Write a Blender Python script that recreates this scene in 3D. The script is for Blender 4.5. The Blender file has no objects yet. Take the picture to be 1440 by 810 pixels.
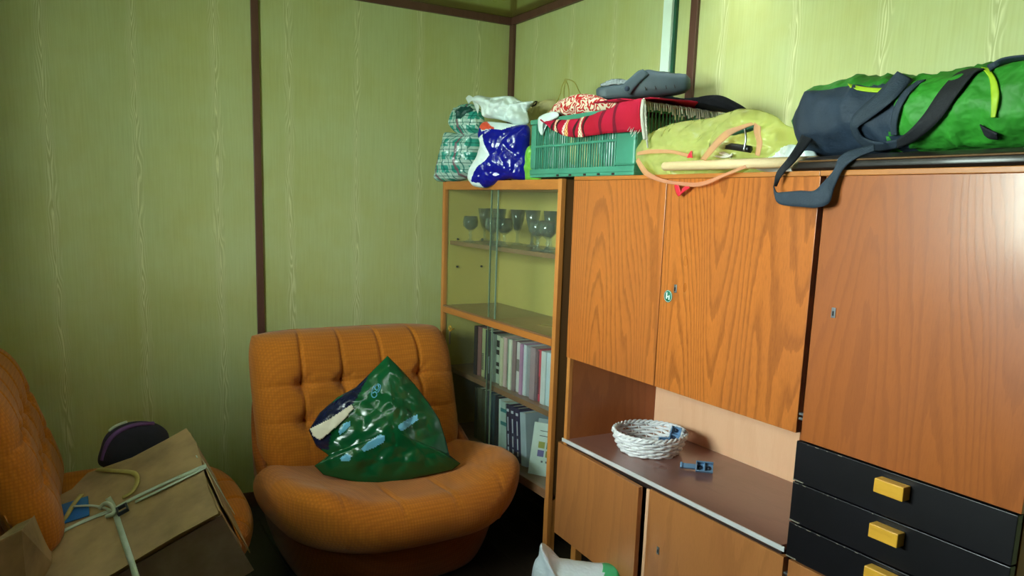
import bpy, bmesh, math, random
from mathutils import Vector, Matrix, noise
random.seed(7)
sc = bpy.context.scene
COL = sc.collection
V = Vector
# ------------------------------------------------------------------ camera
CAM = V((0.0, 0.0, 1.42))
ROT = Matrix(((0.86824729, 0.055104, -0.49306205),
              (-0.49505147, 0.16176879, -0.85367143),
              (0.03272134, 0.985289, 0.16773463)))
FPX, CX, CY = 1095.0, 720.0, 474.0
cd = bpy.data.cameras.new('camera')
cam = bpy.data.objects.new('camera', cd); COL.objects.link(cam)
M4 = ROT.to_4x4(); M4.translation = CAM
cam.matrix_world = M4
cd.sensor_width = 36.0; cd.lens = 36.0 * FPX / 1440.0
cd.shift_y = (CY - 405.0) / 1440.0
cd.clip_start = 0.02
sc.camera = cam
# ------------------------------------------------------------------ light
sc.view_settings.view_transform = 'Standard'
sc.view_settings.look = 'None'
sc.view_settings.gamma = 1.0
sc.view_settings.use_curve_mapping = False
sc.view_settings.exposure = 1.98
SKY = (0.86, 0.98, 1.0)
SKY_STRENGTH = 13.0
w = bpy.data.worlds.new('sky'); sc.world = w; w.use_nodes = True
wn, wl = w.node_tree.nodes, w.node_tree.links
bg = wn['Background']
tc = wn.new('ShaderNodeTexCoord'); sx = wn.new('ShaderNodeSeparateXYZ'); rp = wn.new('ShaderNodeValToRGB')
wl.new(tc.outputs['Generated'], sx.inputs[0])
mr = wn.new('ShaderNodeMapRange'); mr.inputs[1].default_value = -1; mr.inputs[2].default_value = 1
wl.new(sx.outputs[2], mr.inputs[0]); wl.new(mr.outputs[0], rp.inputs[0])
rp.color_ramp.elements[0].position = 0.46; rp.color_ramp.elements[0].color = (0.42, 0.50, 0.40, 1)
rp.color_ramp.elements[1].position = 0.54; rp.color_ramp.elements[1].color = (*SKY, 1)
wl.new(rp.outputs[0], bg.inputs[0]); bg.inputs[1].default_value = SKY_STRENGTH
WIN = dict(x=-0.68, y0=0.95, y1=2.22, z0=1.26, z1=2.24, depth=0.38)
pl = bpy.data.lights.new('window_daylight', 'AREA'); pl.shape = 'RECTANGLE'
pl.size = WIN['y1'] - WIN['y0'] + .1; pl.size_y = WIN['z1'] - WIN['z0'] + .1
pl.cycles.is_portal = True
po = bpy.data.objects.new('window_daylight', pl); COL.objects.link(po)
po.location = (WIN['x'] - WIN['depth'] - .06, (WIN['y0'] + WIN['y1']) / 2, (WIN['z0'] + WIN['z1']) / 2)
po.rotation_euler = (0, -math.pi / 2, 0)
po.rotation_euler = V((1, 0, 0)).to_track_quat('-Z', 'Z').to_euler()

# ------------------------------------------------------------------ helpers
def ray(px, py):
    return ROT @ V((px - CX, -(py - CY), -FPX))
def atx(px, py, x):
    r = ray(px, py); return CAM + r * ((x - CAM.x) / r.x)
def aty(px, py, y):
    r = ray(px, py); return CAM + r * ((y - CAM.y) / r.y)
def atz(px, py, z):
    r = ray(px, py); return CAM + r * ((z - CAM.z) / r.z)
def atp(px, py, p, n):
    r = ray(px, py); return CAM + r * ((V(p) - CAM).dot(V(n)) / r.dot(V(n)))

ORG = {}
def tag(o, label=None, cat=None, group=None, kind=None):
    if label: o['label'] = label
    if cat: o['category'] = cat
    if group: o['group'] = group
    if kind: o['kind'] = kind
    return o
def thing(name, label, cat, loc=(0, 0, 0), group=None, rz=0.0):
    o = bpy.data.objects.new(name, None); COL.objects.link(o)
    o.location = loc; o.rotation_euler = (0, 0, rz); o.empty_display_size = .05
    ORG[o.name] = V(loc)
    return tag(o, label, cat, group)
def mk(name, vs, fs, mats, parent=None, smooth=True, local=False, bevel=0, fmat=None, solid=0, sub=0, seg=2, auto=None):
    me = bpy.data.meshes.new(name)
    vs = [V(v) for v in vs]
    org = V((0, 0, 0))
    if parent is not None:
        org = ORG[parent.name] if not local else V((0, 0, 0))
    elif not local and vs:
        lo = V((min(v.x for v in vs), min(v.y for v in vs), min(v.z for v in vs)))
        hi = V((max(v.x for v in vs), max(v.y for v in vs), max(v.z for v in vs)))
        org = V(((lo.x + hi.x) / 2, (lo.y + hi.y) / 2, lo.z))
    me.from_pydata([v - org for v in vs], [], fs)
    if not isinstance(mats, (list, tuple)): mats = [mats]
    for m in mats: me.materials.append(m)
    if fmat:
        for p, i in zip(me.polygons, fmat): p.material_index = i
    bm = bmesh.new(); bm.from_mesh(me); bmesh.ops.recalc_face_normals(bm, faces=bm.faces); bm.to_mesh(me); bm.free()
    for p in me.polygons: p.use_smooth = smooth
    o = bpy.data.objects.new(name, me); COL.objects.link(o)
    if parent is not None: o.parent = parent
    else: o.location = org
    ORG[o.name] = org
    if solid:
        s = o.modifiers.new('s', 'SOLIDIFY'); s.thickness = solid; s.offset = 0
    if bevel:
        b = o.modifiers.new('b', 'BEVEL'); b.width = bevel; b.segments = seg; b.limit_method = 'ANGLE'; b.angle_limit = math.radians(40)
    if sub:
        s = o.modifiers.new('u', 'SUBSURF'); s.levels = sub; s.render_levels = sub
    return o
def bxd(x0, x1, y0, y1, z0, z1):
    vs = [(x, y, z) for x in (x0, x1) for y in (y0, y1) for z in (z0, z1)]
    fs = [(0, 1, 3, 2), (4, 6, 7, 5), (0, 4, 5, 1), (2, 3, 7, 6), (0, 2, 6, 4), (1, 5, 7, 3)]
    return vs, fs
def merge(lst):
    vs, fs = [], []
    for a, b in lst:
        n = len(vs); vs += [V(v) for v in a]; fs += [tuple(i + n for i in f) for f in b]
    return vs, fs
def box(name, x0, x1, y0, y1, z0, z1, m, parent=None, bevel=0.0015, local=False):
    vs, fs = bxd(x0, x1, y0, y1, z0, z1)
    return mk(name, vs, fs, m, parent, smooth=False, bevel=bevel, local=local)
def boxes(name, lst, m, parent=None, bevel=0, local=False):
    vs, fs = merge([bxd(*b) for b in lst])
    return mk(name, vs, fs, m, parent, smooth=False, bevel=bevel, local=local)
def obox(o, e1, e2, e3):
    o = V(o); e1 = V(e1); e2 = V(e2); e3 = V(e3)
    vs = [o + a * e1 + b * e2 + c * e3 for a in (0, 1) for b in (0, 1) for c in (0, 1)]
    fs = [(0, 1, 3, 2), (4, 6, 7, 5), (0, 4, 5, 1), (2, 3, 7, 6), (0, 2, 6, 4), (1, 5, 7, 3)]
    return vs, fs
def smooth_path(pts, n=6, closed=False):
    pts = [V(p) for p in pts]; out = []
    m = len(pts); rng = m if closed else m - 1
    for i in range(rng):
        g = (lambda k: pts[k % m]) if closed else (lambda k: pts[max(0, min(m - 1, k))])
        p0, p1, p2, p3 = g(i - 1), g(i), g(i + 1), g(i + 2)
        for j in range(n):
            t = j / n
            out.append(0.5 * ((2 * p1) + (p2 - p0) * t + (2 * p0 - 5 * p1 + 4 * p2 - p3) * t * t + (3 * p1 - p0 - 3 * p2 + p3) * t ** 3))
    if not closed: out.append(pts[-1])
    return out
def tubed(pts, r, k=6, closed=False):
    pts = [V(p) for p in pts]; n = len(pts); vs, fs = [], []
    up = V((0.13, 0.21, 1)).normalized()
    for i, p in enumerate(pts):
        if closed: t = pts[(i + 1) % n] - pts[i - 1]
        else: t = pts[min(i + 1, n - 1)] - pts[max(i - 1, 0)]
        if t.length < 1e-9: t = V((0, 0, 1))
        t.normalize()
        a = t.cross(up)
        if a.length < .05: a = t.cross(V((1, 0, 0)))
        a.normalize(); b = t.cross(a)
        rr = r[i] if isinstance(r, (list, tuple)) else r
        for j in range(k):
            q = 2 * math.pi * j / k
            vs.append(p + a * math.cos(q) * rr + b * math.sin(q) * rr)
    m = n if closed else n - 1
    for i in range(m):
        for j in range(k):
            a = i * k + j; b = i * k + (j + 1) % k; i2 = (i + 1) % n
            fs.append((a, b, i2 * k + (j + 1) % k, i2 * k + j))
    if not closed:
        fs.append(tuple(range(k))); fs.append(tuple((n - 1) * k + j for j in range(k)))
    return vs, fs
def tube(name, pts, r, m, parent=None, k=6, closed=False, local=False):
    vs, fs = tubed(pts, r, k, closed)
    return mk(name, vs, fs, m, parent, local=local)
def lathed(prof, c=(0, 0, 0), n=28, sy=1.0):
    vs, fs = [], []
    for r, z in prof:
        for j in range(n):
            a = 2 * math.pi * j / n
            vs.append(V((c[0] + r * math.cos(a), c[1] + r * math.sin(a) * sy, c[2] + z)))
    for i in range(len(prof) - 1):
        for j in range(n):
            fs.append((i * n + j, i * n + (j + 1) % n, (i + 1) * n + (j + 1) % n, (i + 1) * n + j))
    fs.append(tuple(range(n))[::-1]); fs.append(tuple((len(prof) - 1) * n + j for j in range(n)))
    return vs, fs
def ridge(p, s, seed=0.0):
    q = V(p) * s + V((seed, seed * 1.7, seed * .3))
    a = 1 - abs(noise.noise(q)) * 2.2
    b = 1 - abs(noise.noise(q * 2.1 + V((5, 1, 2)))) * 2.2
    return a * a * .65 + b * b * .35 - .4
def crinkle(p, s, seed=0.0):
    d, _ = noise.voronoi(V(p) * s + V((seed, seed, seed)))
    d2, _ = noise.voronoi(V(p) * s * 2.3 + V((seed, 3, seed)))
    return (min(1, (d[1] - d[0]) * 1.6) - .4) + .4 * (min(1, (d2[1] - d2[0]) * 1.6) - .4) + .4 * ridge(p, s * .8, seed)
def pip(x, y, poly):
    c = False; n = len(poly)
    for i in range(n):
        x1, y1 = poly[i]; x2, y2 = poly[i - 1]
        if (y1 > y) != (y2 > y) and x < (x2 - x1) * (y - y1) / (y2 - y1) + x1: c = not c
    return c
def pillow(name, outline, plane, thick, mats, parent=None, back=None, rings=18, nres=10, crump=0.006, cs=14, seed=0., pw=2.2, ex=.5,
           paint=None, center=None, lin=False, bulge=None, cf=None):
    """closed, inflated body: outline (image points brought to a real plane), thickness front and back"""
    p0, nrm = V(plane[0]), V(plane[1]).normalized()
    if nrm.dot(CAM - p0) < 0: nrm = -nrm
    o2 = [V((a, b, 0)) for a, b in outline]
    if lin:
        o3 = []
        for i in range(len(o2)):
            a, b = o2[i], o2[(i + 1) % len(o2)]
            for j in range(nres): o3.append(a.lerp(b, j / nres))
    else: o3 = smooth_path(o2, nres, True)
    c2 = V((center[0], center[1], 0)) if center else sum(o2, V((0, 0, 0))) / len(o2)
    N = len(o3); back = thick * .8 if back is None else back
    vs, uv = [], []
    for side, T in ((1, thick), (-1, back)):
        for i in range(rings + 1):
            if side == -1 and i == rings: continue
            r = i / rings; r = 1 - (1 - r) ** 1.35
            for k in range(N):
                q = c2.lerp(o3[k], r)
                P = atp(q.x, q.y, p0, nrm)
                h = T * max(0.0, 1 - r ** pw) ** ex
                if bulge: h *= bulge(q.x, q.y)
                d = nrm * side * h
                cr = crump * (cf or ridge)(P, cs, seed) * min(1, h / max(T, 1e-4) * 1.6 + .15)
                P = P + d + nrm * side * cr
                vs.append(P); uv.append((q.x, q.y))
                if i == 0: break
    # index map
    def idx(side, i, k):
        per = 1 + rings * N
        if side == 1: return 0 if i == 0 else 1 + (i - 1) * N + k % N
        if i == rings: return idx(1, rings, k)
        return per if i == 0 else per + 1 + (i - 1) * N + k % N
    fs = []
    for side in (1, -1):
        for i in range(rings):
            for k in range(N):
                if i == 0: f = (idx(side, 0, 0), idx(side, 1, k), idx(side, 1, k + 1))
                else: f = (idx(side, i, k), idx(side, i + 1, k), idx(side, i + 1, k + 1), idx(side, i, k + 1))
                fs.append(f)
    fm = None
    if paint:
        fm = []
        for f in fs:
            x = sum(uv[i][0] for i in f) / len(f); y = sum(uv[i][1] for i in f) / len(f)
            mi = 0
            for poly, k in paint:
                if pip(x, y, poly): mi = k
            fm.append(mi)
    return mk(name, vs, fs, mats, parent, fmat=fm)
def sheet(name, rows, m, parent=None, solid=.003, crump=0, cs=12, seed=0, fmat=None, smooth=True):
    n = len(rows[0]); vs = []
    for r in rows:
        for p in r:
            p = V(p)
            if crump: p = p + V((1, .3, .5)).normalized() * crump * ridge(p, cs, seed)
            vs.append(p)
    fs = [(i * n + j, i * n + j + 1, (i + 1) * n + j + 1, (i + 1) * n + j) for i in range(len(rows) - 1) for j in range(n - 1)]
    return mk(name, vs, fs, m, parent, solid=solid, smooth=smooth)
def ribbon(name, ea, eb, m, parent=None, solid=.003, n=8, k=4):
    A, B = smooth_path(ea, n), smooth_path(eb, n)
    rows = [[a.lerp(b, j / k) for j in range(k + 1)] for a, b in zip(A, B)]
    return sheet(name, rows, m, parent, solid)

# ------------------------------------------------------------------ materials
def lin(c):
    return tuple(((v / 255) / 12.92 if v / 255 <= .04045 else ((v / 255 + .055) / 1.055) ** 2.4) for v in c)
def base(name, col, rough=.6, metal=0, coat=0, spec=.5):
    m = bpy.data.materials.new(name); m.use_nodes = True
    b = m.node_tree.nodes['Principled BSDF']
    b.inputs['Base Color'].default_value = (*lin(col), 1)
    b.inputs['Roughness'].default_value = rough; b.inputs['Metallic'].default_value = metal
    b.inputs['Coat Weight'].default_value = coat; b.inputs['Coat Roughness'].default_value = .15
    b.inputs['Specular IOR Level'].default_value = spec
    return m, m.node_tree.nodes, m.node_tree.links, b
def N(ns, t, **kw):
    n = ns.new(t)
    for k, v in kw.items(): setattr(n, k, v)
    return n
def ocoord(ns, ls, scale=(1, 1, 1), rnd=0):
    t = N(ns, 'ShaderNodeTexCoord'); mp = N(ns, 'ShaderNodeMapping'); mp.inputs['Scale'].default_value = scale
    ls.new(t.outputs['Object'], mp.inputs['Vector'])
    if rnd:
        oi = N(ns, 'ShaderNodeObjectInfo'); mu = N(ns, 'ShaderNodeMath', operation='MULTIPLY'); mu.inputs[1].default_value = rnd
        ls.new(oi.outputs['Random'], mu.inputs[0]); ls.new(mu.outputs[0], mp.inputs['Location'])
    return mp.outputs[0]
def noi(ns, ls, vec, scale, detail=3, rough=.55):
    n = N(ns, 'ShaderNodeTexNoise'); n.inputs['Scale'].default_value = scale; n.inputs['Detail'].default_value = detail
    n.inputs['Roughness'].default_value = rough; ls.new(vec, n.inputs['Vector']); return n.outputs['Fac']
def mth(ns, ls, op, a, b=None, clamp=False):
    n = N(ns, 'ShaderNodeMath', operation=op); n.use_clamp = clamp
    for i, v in enumerate((a, b)):
        if v is None: continue
        if isinstance(v, (int, float)): n.inputs[i].default_value = v
        else: ls.new(v, n.inputs[i])
    return n.outputs[0]
def ramp(ns, ls, fac, stops):
    r = N(ns, 'ShaderNodeValToRGB'); ls.new(fac, r.inputs[0]); e = r.color_ramp.elements
    while len(e) < len(stops): e.new(.5)
    for i, (p, c) in enumerate(stops): e[i].position = p; e[i].color = (*lin(c), 1) if max(c) > 1 else (*c, 1)
    return r.outputs[0]
def mixc(ns, ls, f, a, b, mode='MIX'):
    n = N(ns, 'ShaderNodeMix', data_type='RGBA', blend_type=mode)
    for i, v in ((0, f), (6, a), (7, b)):
        if isinstance(v, (int, float)): n.inputs[i].default_value = v
        elif isinstance(v, tuple): n.inputs[i].default_value = (*lin(v), 1)
        else: ls.new(v, n.inputs[i])
    return n.outputs[2]
def bump(ns, ls, b, h, strength=.2, dist=.005):
    n = N(ns, 'ShaderNodeBump'); n.inputs['Strength'].default_value = strength; n.inputs['Distance'].default_value = dist
    ls.new(h, n.inputs['Height']); ls.new(n.outputs[0], b.inputs['Normal'])
def wood(name, light, dark, axis='z', rough=.32, coat=.3, rings=26, contrast=.75, rnd=9, sc_=1.0, big=None):
    m, ns, ls, b = base(name, light, rough, coat=coat)
    s = {'z': (3.2, 3.2, .42), 'y': (3.2, .42, 3.2), 'x': (.42, 3.2, 3.2)}[axis]
    s = tuple(v * sc_ for v in s)
    v = ocoord(ns, ls, s, rnd)
    n1 = noi(ns, ls, v, 1.0, 1.5, .4)
    fx = noi(ns, ls, ocoord(ns, ls, tuple(q * 5 for q in s), rnd), 2.0, 3, .6)
    t = mth(ns, ls, 'ADD', mth(ns, ls, 'MULTIPLY', n1, rings), mth(ns, ls, 'MULTIPLY', fx, 1.1))
    fr = mth(ns, ls, 'FRACT', t)
    ring = ramp(ns, ls, fr, [(0, (.0, .0, .0)), (.55, (.25, .25, .25)), (.8, (1, 1, 1)), (.97, (.7, .7, .7)), (1, (0, 0, 0))])
    fine = noi(ns, ls, ocoord(ns, ls, tuple(q * 34 for q in s), rnd), 3.0, 2, .6)
    finer = ramp(ns, ls, fine, [(.44, (0, 0, 0)), (.7, (1, 1, 1))])
    f = mth(ns, ls, 'ADD', mth(ns, ls, 'MULTIPLY', ring, contrast * .75), mth(ns, ls, 'MULTIPLY', finer, .35 * contrast), True)
    c = mixc(ns, ls, f, light, dark)
    lg = noi(ns, ls, ocoord(ns, ls, (3, 3, 1.5), rnd), 1.3, 3, .55)
    lgr = ramp(ns, ls, lg, [(.35, (0, 0, 0)), (.7, (1, 1, 1))])
    c = mixc(ns, ls, mth(ns, ls, 'MULTIPLY', lgr, .35), c, big or dark)
    ls.new(c, b.inputs['Base Color'])
    rr = mth(ns, ls, 'ADD', mth(ns, ls, 'MULTIPLY', lg, .15), rough - .07); ls.new(rr, b.inputs['Roughness'])
    bump(ns, ls, b, f, .12, .0015)
    return m
def plain(name, col, rough=.55, var=.12, bs=30, bstr=.1, metal=0, coat=0, spec=.5, bdist=.003):
    m, ns, ls, b = base(name, col, rough, metal, coat, spec)
    v = ocoord(ns, ls)
    n = noi(ns, ls, v, 7, 4)
    d = tuple(max(0, int(c * (1 - var * 1.6))) for c in col)
    ls.new(mixc(ns, ls, ramp(ns, ls, n, [(.35, (0, 0, 0)), (.7, (1, 1, 1))]), col, d), b.inputs['Base Color'])
    bump(ns, ls, b, noi(ns, ls, v, bs, 3), bstr, bdist)
    return m
def plastic_bag(name, col, rough=.22, trans=0.0, transl=0.0, crease=22, bs=.42):
    m, ns, ls, b = base(name, col, rough, spec=.6)
    v = ocoord(ns, ls)
    n1 = noi(ns, ls, v, crease, 2, .5)
    n1 = mth(ns, ls, 'ABSOLUTE', mth(ns, ls, 'SUBTRACT', n1, .5))
    n2 = noi(ns, ls, v, crease * 3, 2, .5)
    bump(ns, ls, b, mth(ns, ls, 'ADD', n1, mth(ns, ls, 'MULTIPLY', n2, .08)), bs, .02)
    if trans or transl:
        out = ns['Material Output']; sh = b.outputs[0]
        if transl:
            tl = N(ns, 'ShaderNodeBsdfTranslucent'); tl.inputs[0].default_value = (*lin(col), 1)
            mx = N(ns, 'ShaderNodeMixShader'); mx.inputs[0].default_value = transl
            ls.new(sh, mx.inputs[1]); ls.new(tl.outputs[0], mx.inputs[2]); sh = mx.outputs[0]
        if trans:
            tp = N(ns, 'ShaderNodeBsdfTransparent'); tp.inputs[0].default_value = (*[.5 + .5 * q for q in lin(col)], 1)
            mx = N(ns, 'ShaderNodeMixShader'); mx.inputs[0].default_value = trans
            ls.new(sh, mx.inputs[1]); ls.new(tp.outputs[0], mx.inputs[2]); sh = mx.outputs[0]
        ls.new(sh, out.inputs[0])
    return m
def glassmat(name, tint=(235, 245, 240), refl=.06, edge=.5, rough=0.02, film=0.0):
    m = bpy.data.materials.new(name); m.use_nodes = True; ns, ls = m.node_tree.nodes, m.node_tree.links
    ns.remove(ns['Principled BSDF'])
    tp = N(ns, 'ShaderNodeBsdfTransparent'); tp.inputs[0].default_value = (*lin(tint), 1)
    gl = N(ns, 'ShaderNodeBsdfGlossy'); gl.inputs['Roughness'].default_value = rough
    lw = N(ns, 'ShaderNodeLayerWeight'); lw.inputs[0].default_value = .25
    f = mth(ns, ls, 'ADD', mth(ns, ls, 'MULTIPLY', lw.outputs['Facing'], edge), refl, True)
    mx = N(ns, 'ShaderNodeMixShader'); ls.new(f, mx.inputs[0]); ls.new(tp.outputs[0], mx.inputs[1]); ls.new(gl.outputs[0], mx.inputs[2])
    sh = mx.outputs[0]
    if film:
        df = N(ns, 'ShaderNodeBsdfDiffuse'); df.inputs[0].default_value = (.6, .7, .65, 1)
        m2 = N(ns, 'ShaderNodeMixShader'); m2.inputs[0].default_value = film
        ls.new(sh, m2.inputs[1]); ls.new(df.outputs[0], m2.inputs[2]); sh = m2.outputs[0]
    ls.new(sh, ns['Material Output'].inputs[0])
    return m
def wallmat(name, axis, off, period=.307):
    m, ns, ls, b = base(name, (176, 178, 104), .42, spec=.35)
    t = N(ns, 'ShaderNodeNewGeometry'); sp = N(ns, 'ShaderNodeSeparateXYZ'); ls.new(t.outputs['Position'], sp.inputs[0])
    u = sp.outputs[0 if axis == 'x' else 1]; z = sp.outputs[2]
    cb = N(ns, 'ShaderNodeCombineXYZ'); ls.new(u, cb.inputs[0]); ls.new(z, cb.inputs[2]); P = cb.outputs[0]
    def mp(s):
        k = N(ns, 'ShaderNodeMapping'); k.inputs['Scale'].default_value = s; ls.new(P, k.inputs['Vector']); return k.outputs[0]
    wob = mth(ns, ls, 'MULTIPLY', mth(ns, ls, 'SUBTRACT', noi(ns, ls, mp((2, 1, 1.3)), 1.5, 2), .5), .045)
    uu = mth(ns, ls, 'ADD', mth(ns, ls, 'SUBTRACT', u, off), wob)
    ph = mth(ns, ls, 'FRACT', mth(ns, ls, 'ADD', mth(ns, ls, 'DIVIDE', uu, period), .5))
    d = mth(ns, ls, 'ABSOLUTE', mth(ns, ls, 'MULTIPLY', mth(ns, ls, 'SUBTRACT', ph, .5), period))
    wid = mth(ns, ls, 'ADD', .010, mth(ns, ls, 'MULTIPLY', noi(ns, ls, mp((3, 1, 3.5)), 1.2, 2), .035))
    core = mth(ns, ls, 'SUBTRACT', 1, mth(ns, ls, 'DIVIDE', d, wid), True)
    g = mth(ns, ls, 'ADD', mth(ns, ls, 'MULTIPLY', noi(ns, ls, mp((22, 1, 4.2)), 1.0, 1.5, .4), 9), mth(ns, ls, 'MULTIPLY', d, 130))
    ln = ramp(ns, ls, mth(ns, ls, 'FRACT', g), [(0, (0, 0, 0)), (.35, (0, 0, 0)), (.6, (1, 1, 1)), (.85, (.5, .5, .5)), (1, (0, 0, 0))])
    fine = noi(ns, ls, mp((160, 1, 5)), 1.0, 2, .6)
    fr_ = ramp(ns, ls, fine, [(.4, (0, 0, 0)), (.75, (1, 1, 1))])
    blot = noi(ns, ls, mp((1.6, 1, 1.6)), 1.7, 4, .6)
    c = mixc(ns, ls, ramp(ns, ls, blot, [(.35, (0, 0, 0)), (.72, (1, 1, 1))]), (194, 202, 147), (189, 190, 122))
    c = mixc(ns, ls, mth(ns, ls, 'MULTIPLY', fr_, .16), c, (128, 130, 62))
    k = mth(ns, ls, 'MULTIPLY', core, mth(ns, ls, 'ADD', mth(ns, ls, 'MULTIPLY', ln, .75), .18), True)
    c = mixc(ns, ls, k, c, (230, 230, 182))
    edge = mth(ns, ls, 'MULTIPLY', mth(ns, ls, 'MULTIPLY', core, mth(ns, ls, 'SUBTRACT', 1, ln)), .25)
    c = mixc(ns, ls, edge, c, (120, 116, 50))
    ls.new(c, b.inputs['Base Color'])
    bump(ns, ls, b, noi(ns, ls, mp((90, 1, 30)), 1.0, 3), .12, .002)
    return m
def fabricmat(name, col, dark, cell=95):
    m, ns, ls, b = base(name, col, .85, spec=.25)
    v = ocoord(ns, ls)
    vo = N(ns, 'ShaderNodeTexVoronoi'); vo.inputs['Scale'].default_value = cell; vo.inputs['Randomness'].default_value = .12; ls.new(v, vo.inputs['Vector'])
    d = vo.outputs['Distance']
    rr = ramp(ns, ls, d, [(.25, (0, 0, 0)), (.62, (1, 1, 1))])
    lg = noi(ns, ls, v, 5, 3)
    c = mixc(ns, ls, mth(ns, ls, 'MULTIPLY', rr, .4), col, dark)
    c = mixc(ns, ls, mth(ns, ls, 'MULTIPLY', ramp(ns, ls, lg, [(.35, (0, 0, 0)), (.75, (1, 1, 1))]), .3), c, dark)
    ls.new(c, b.inputs['Base Color'])
    b.inputs['Sheen Weight'].default_value = .15
    bump(ns, ls, b, mth(ns, ls, 'SUBTRACT', 1, d), .32, .004)
    return m
def plaidmat(name):
    m, ns, ls, b = base(name, (60, 150, 140), .25, spec=.6)
    v = ocoord(ns, ls); sp = N(ns, 'ShaderNodeSeparateXYZ'); ls.new(v, sp.inputs[0])
    def st(src, k, lo, hi, ph=0):
        s = mth(ns, ls, 'FRACT', mth(ns, ls, 'ADD', mth(ns, ls, 'MULTIPLY', src, k), ph))
        return ramp(ns, ls, s, [(lo - .03, (0, 0, 0)), (lo, (1, 1, 1)), (hi, (1, 1, 1)), (hi + .03, (0, 0, 0))])
    yy, zz = sp.outputs[1], sp.outputs[2]
    c = mixc(ns, ls, mth(ns, ls, 'MULTIPLY', st(zz, 17, .2, .6), .75), (50, 156, 140), (200, 224, 216))
    c = mixc(ns, ls, mth(ns, ls, 'MULTIPLY', st(yy, 21, .1, .5), .65), c, (190, 218, 208))
    c = mixc(ns, ls, mth(ns, ls, 'MULTIPLY', st(yy, 42, .62, .74), .85), c, (24, 116, 106))
    c = mixc(ns, ls, mth(ns, ls, 'MULTIPLY', st(zz, 34, .7, .8), .7), c, (20, 95, 85))
    c = mixc(ns, ls, mth(ns, ls, 'MULTIPLY', st(yy, 10, .86, .93), .8), c, (130, 85, 100))
    ls.new(c, b.inputs['Base Color'])
    bump(ns, ls, b, noi(ns, ls, v, 30, 3), .5, .01)
    return m
M = {}
M['wallA'] = wallmat('panel_back', 'x', -.03)
M['wallB'] = wallmat('panel_right', 'y', 1.47, .31)
M['ceil'] = plain('ceiling_panel', (150, 152, 58), .16, .15, 3, .05, coat=.6)
M['trim'] = wood('trim_wood', (104, 68, 56), (74, 44, 38), 'z', .45, .1, 12, .4)
M['teak'] = wood('teak_veneer', (200, 114, 48), (108, 54, 22), 'z', .30, .5, 40, .60, big=(158, 88, 46))
M['teak3'] = wood('teak_veneer_wide', (168, 92, 40), (108, 54, 24), 'z', .33, .6, 30, .36, big=(150, 80, 44))
M['teak2'] = wood('teak_veneer_low', (186, 120, 68), (136, 80, 40), 'z', .34, .3, 14, .38, big=(156, 94, 54))
M['teak_side'] = wood('teak_side', (168, 96, 48), (122, 62, 30), 'z', .42, .1, 12, .4)
M['pale'] = wood('pale_veneer', (246, 194, 156), (230, 168, 126), 'z', .5, 0, 9, .35, big=(238, 180, 140))
M['edge'] = wood('edge_wood', (206, 134, 66), (160, 92, 40), 'z', .4, .1, 8, .3)
M['edgey'] = wood('edge_wood_long', (196, 122, 54), (150, 84, 36), 'y', .4, .1, 8, .4)
M['top'] = wood('worktop_laminate', (140, 94, 84), (112, 72, 64), 'y', .3, .5, 10, .4, big=(124, 90, 78))
M['case'] = wood('case_brown', (112, 76, 38), (84, 54, 26), 'z', .6, 0, 6, .3)
M['inner'] = wood('inner_yellow', (200, 180, 100), (186, 162, 82), 'z', .5, .1, 5, .2, big=(190, 172, 96))
M['shelf'] = wood('shelf_brown', (138, 100, 72), (108, 76, 54), 'y', .3, .2, 8, .35)
M['black'] = plain('black_lacquer', (15, 13, 19), .38, .2, 60, .08, coat=.1)
M['dark'] = plain('dark_gap', (40, 16, 10), .7)
M['brass'] = wood('yellow_handle', (232, 174, 58), (196, 138, 36), 'y', .35, .2, 8, .4)
M['steel'] = plain('steel', (190, 195, 200), .28, .1, 60, .05, metal=.9)
M['alu'] = plain('alu_edge', (235, 236, 240), .3, .05, 60, .03, metal=.2)
M['bluemetal'] = plain('blue_zinc', (140, 182, 226), .3, .15, 60, .05, metal=.25)
M['darkmetal'] = plain('dark_metal', (70, 80, 100), .35, .15, metal=.7)
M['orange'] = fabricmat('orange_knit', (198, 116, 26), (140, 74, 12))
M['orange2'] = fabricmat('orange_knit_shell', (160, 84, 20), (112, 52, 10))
M['glass'] = glassmat('sheet_glass', (250, 254, 250), .025, .12, .02, .012)
M['glassedge'] = plain('glass_edge', (120, 140, 118), .15, .05)
M['goblet'] = glassmat('goblet_glass', (250, 254, 252), .06, .4, .08, .06)
M['mintwhite'] = plain('mint_white_paint', (236, 254, 246), .45, .03)
M['white'] = plain('white_paint', (216, 236, 224), .45, .03)
M['paperwhite'] = plain('cream_paper', (226, 218, 196), .7, .08)
M['paper'] = plain('pages', (212, 204, 186), .8, .08)
M['plaid'] = plaidmat('teal_plaid')
M['tealdark'] = plain('teal_mouth_shade', (22, 84, 76), .5)  # dark teal painted on the plaid bag's mouth as the shade inside
M['bagwhite'] = plastic_bag('white_plastic', (222, 236, 236), .35, crease=14)
M['bagblue'] = plastic_bag('blue_plastic', (18, 24, 140), .2, crease=20)
M['baggreen'] = plastic_bag('green_plastic', (8, 80, 42), .2, crease=6)
M['bagnavy'] = plastic_bag('navy_plastic', (20, 26, 56), .22, crease=18)
M['bagprint'] = plastic_bag('print_blue', (96, 170, 200), .3, crease=18)
M['bagred'] = plastic_bag('red_plastic', (226, 84, 60), .35)
M['bagyellow'] = plastic_bag('yellow_film', (246, 250, 160), .18, trans=.64, transl=.18, crease=9, bs=1.0)
M['bagpink'] = plastic_bag('pink_film', (250, 196, 160), .35, trans=.6, transl=.25)
M['redstrap'] = plastic_bag('red_film', (225, 40, 60), .35)
M['sprig'] = plastic_bag('light_green_film', (120, 190, 60), .35)
M['cream'] = plain('cream_cloth', (232, 220, 160), .8, .12, 40, .4)
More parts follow.
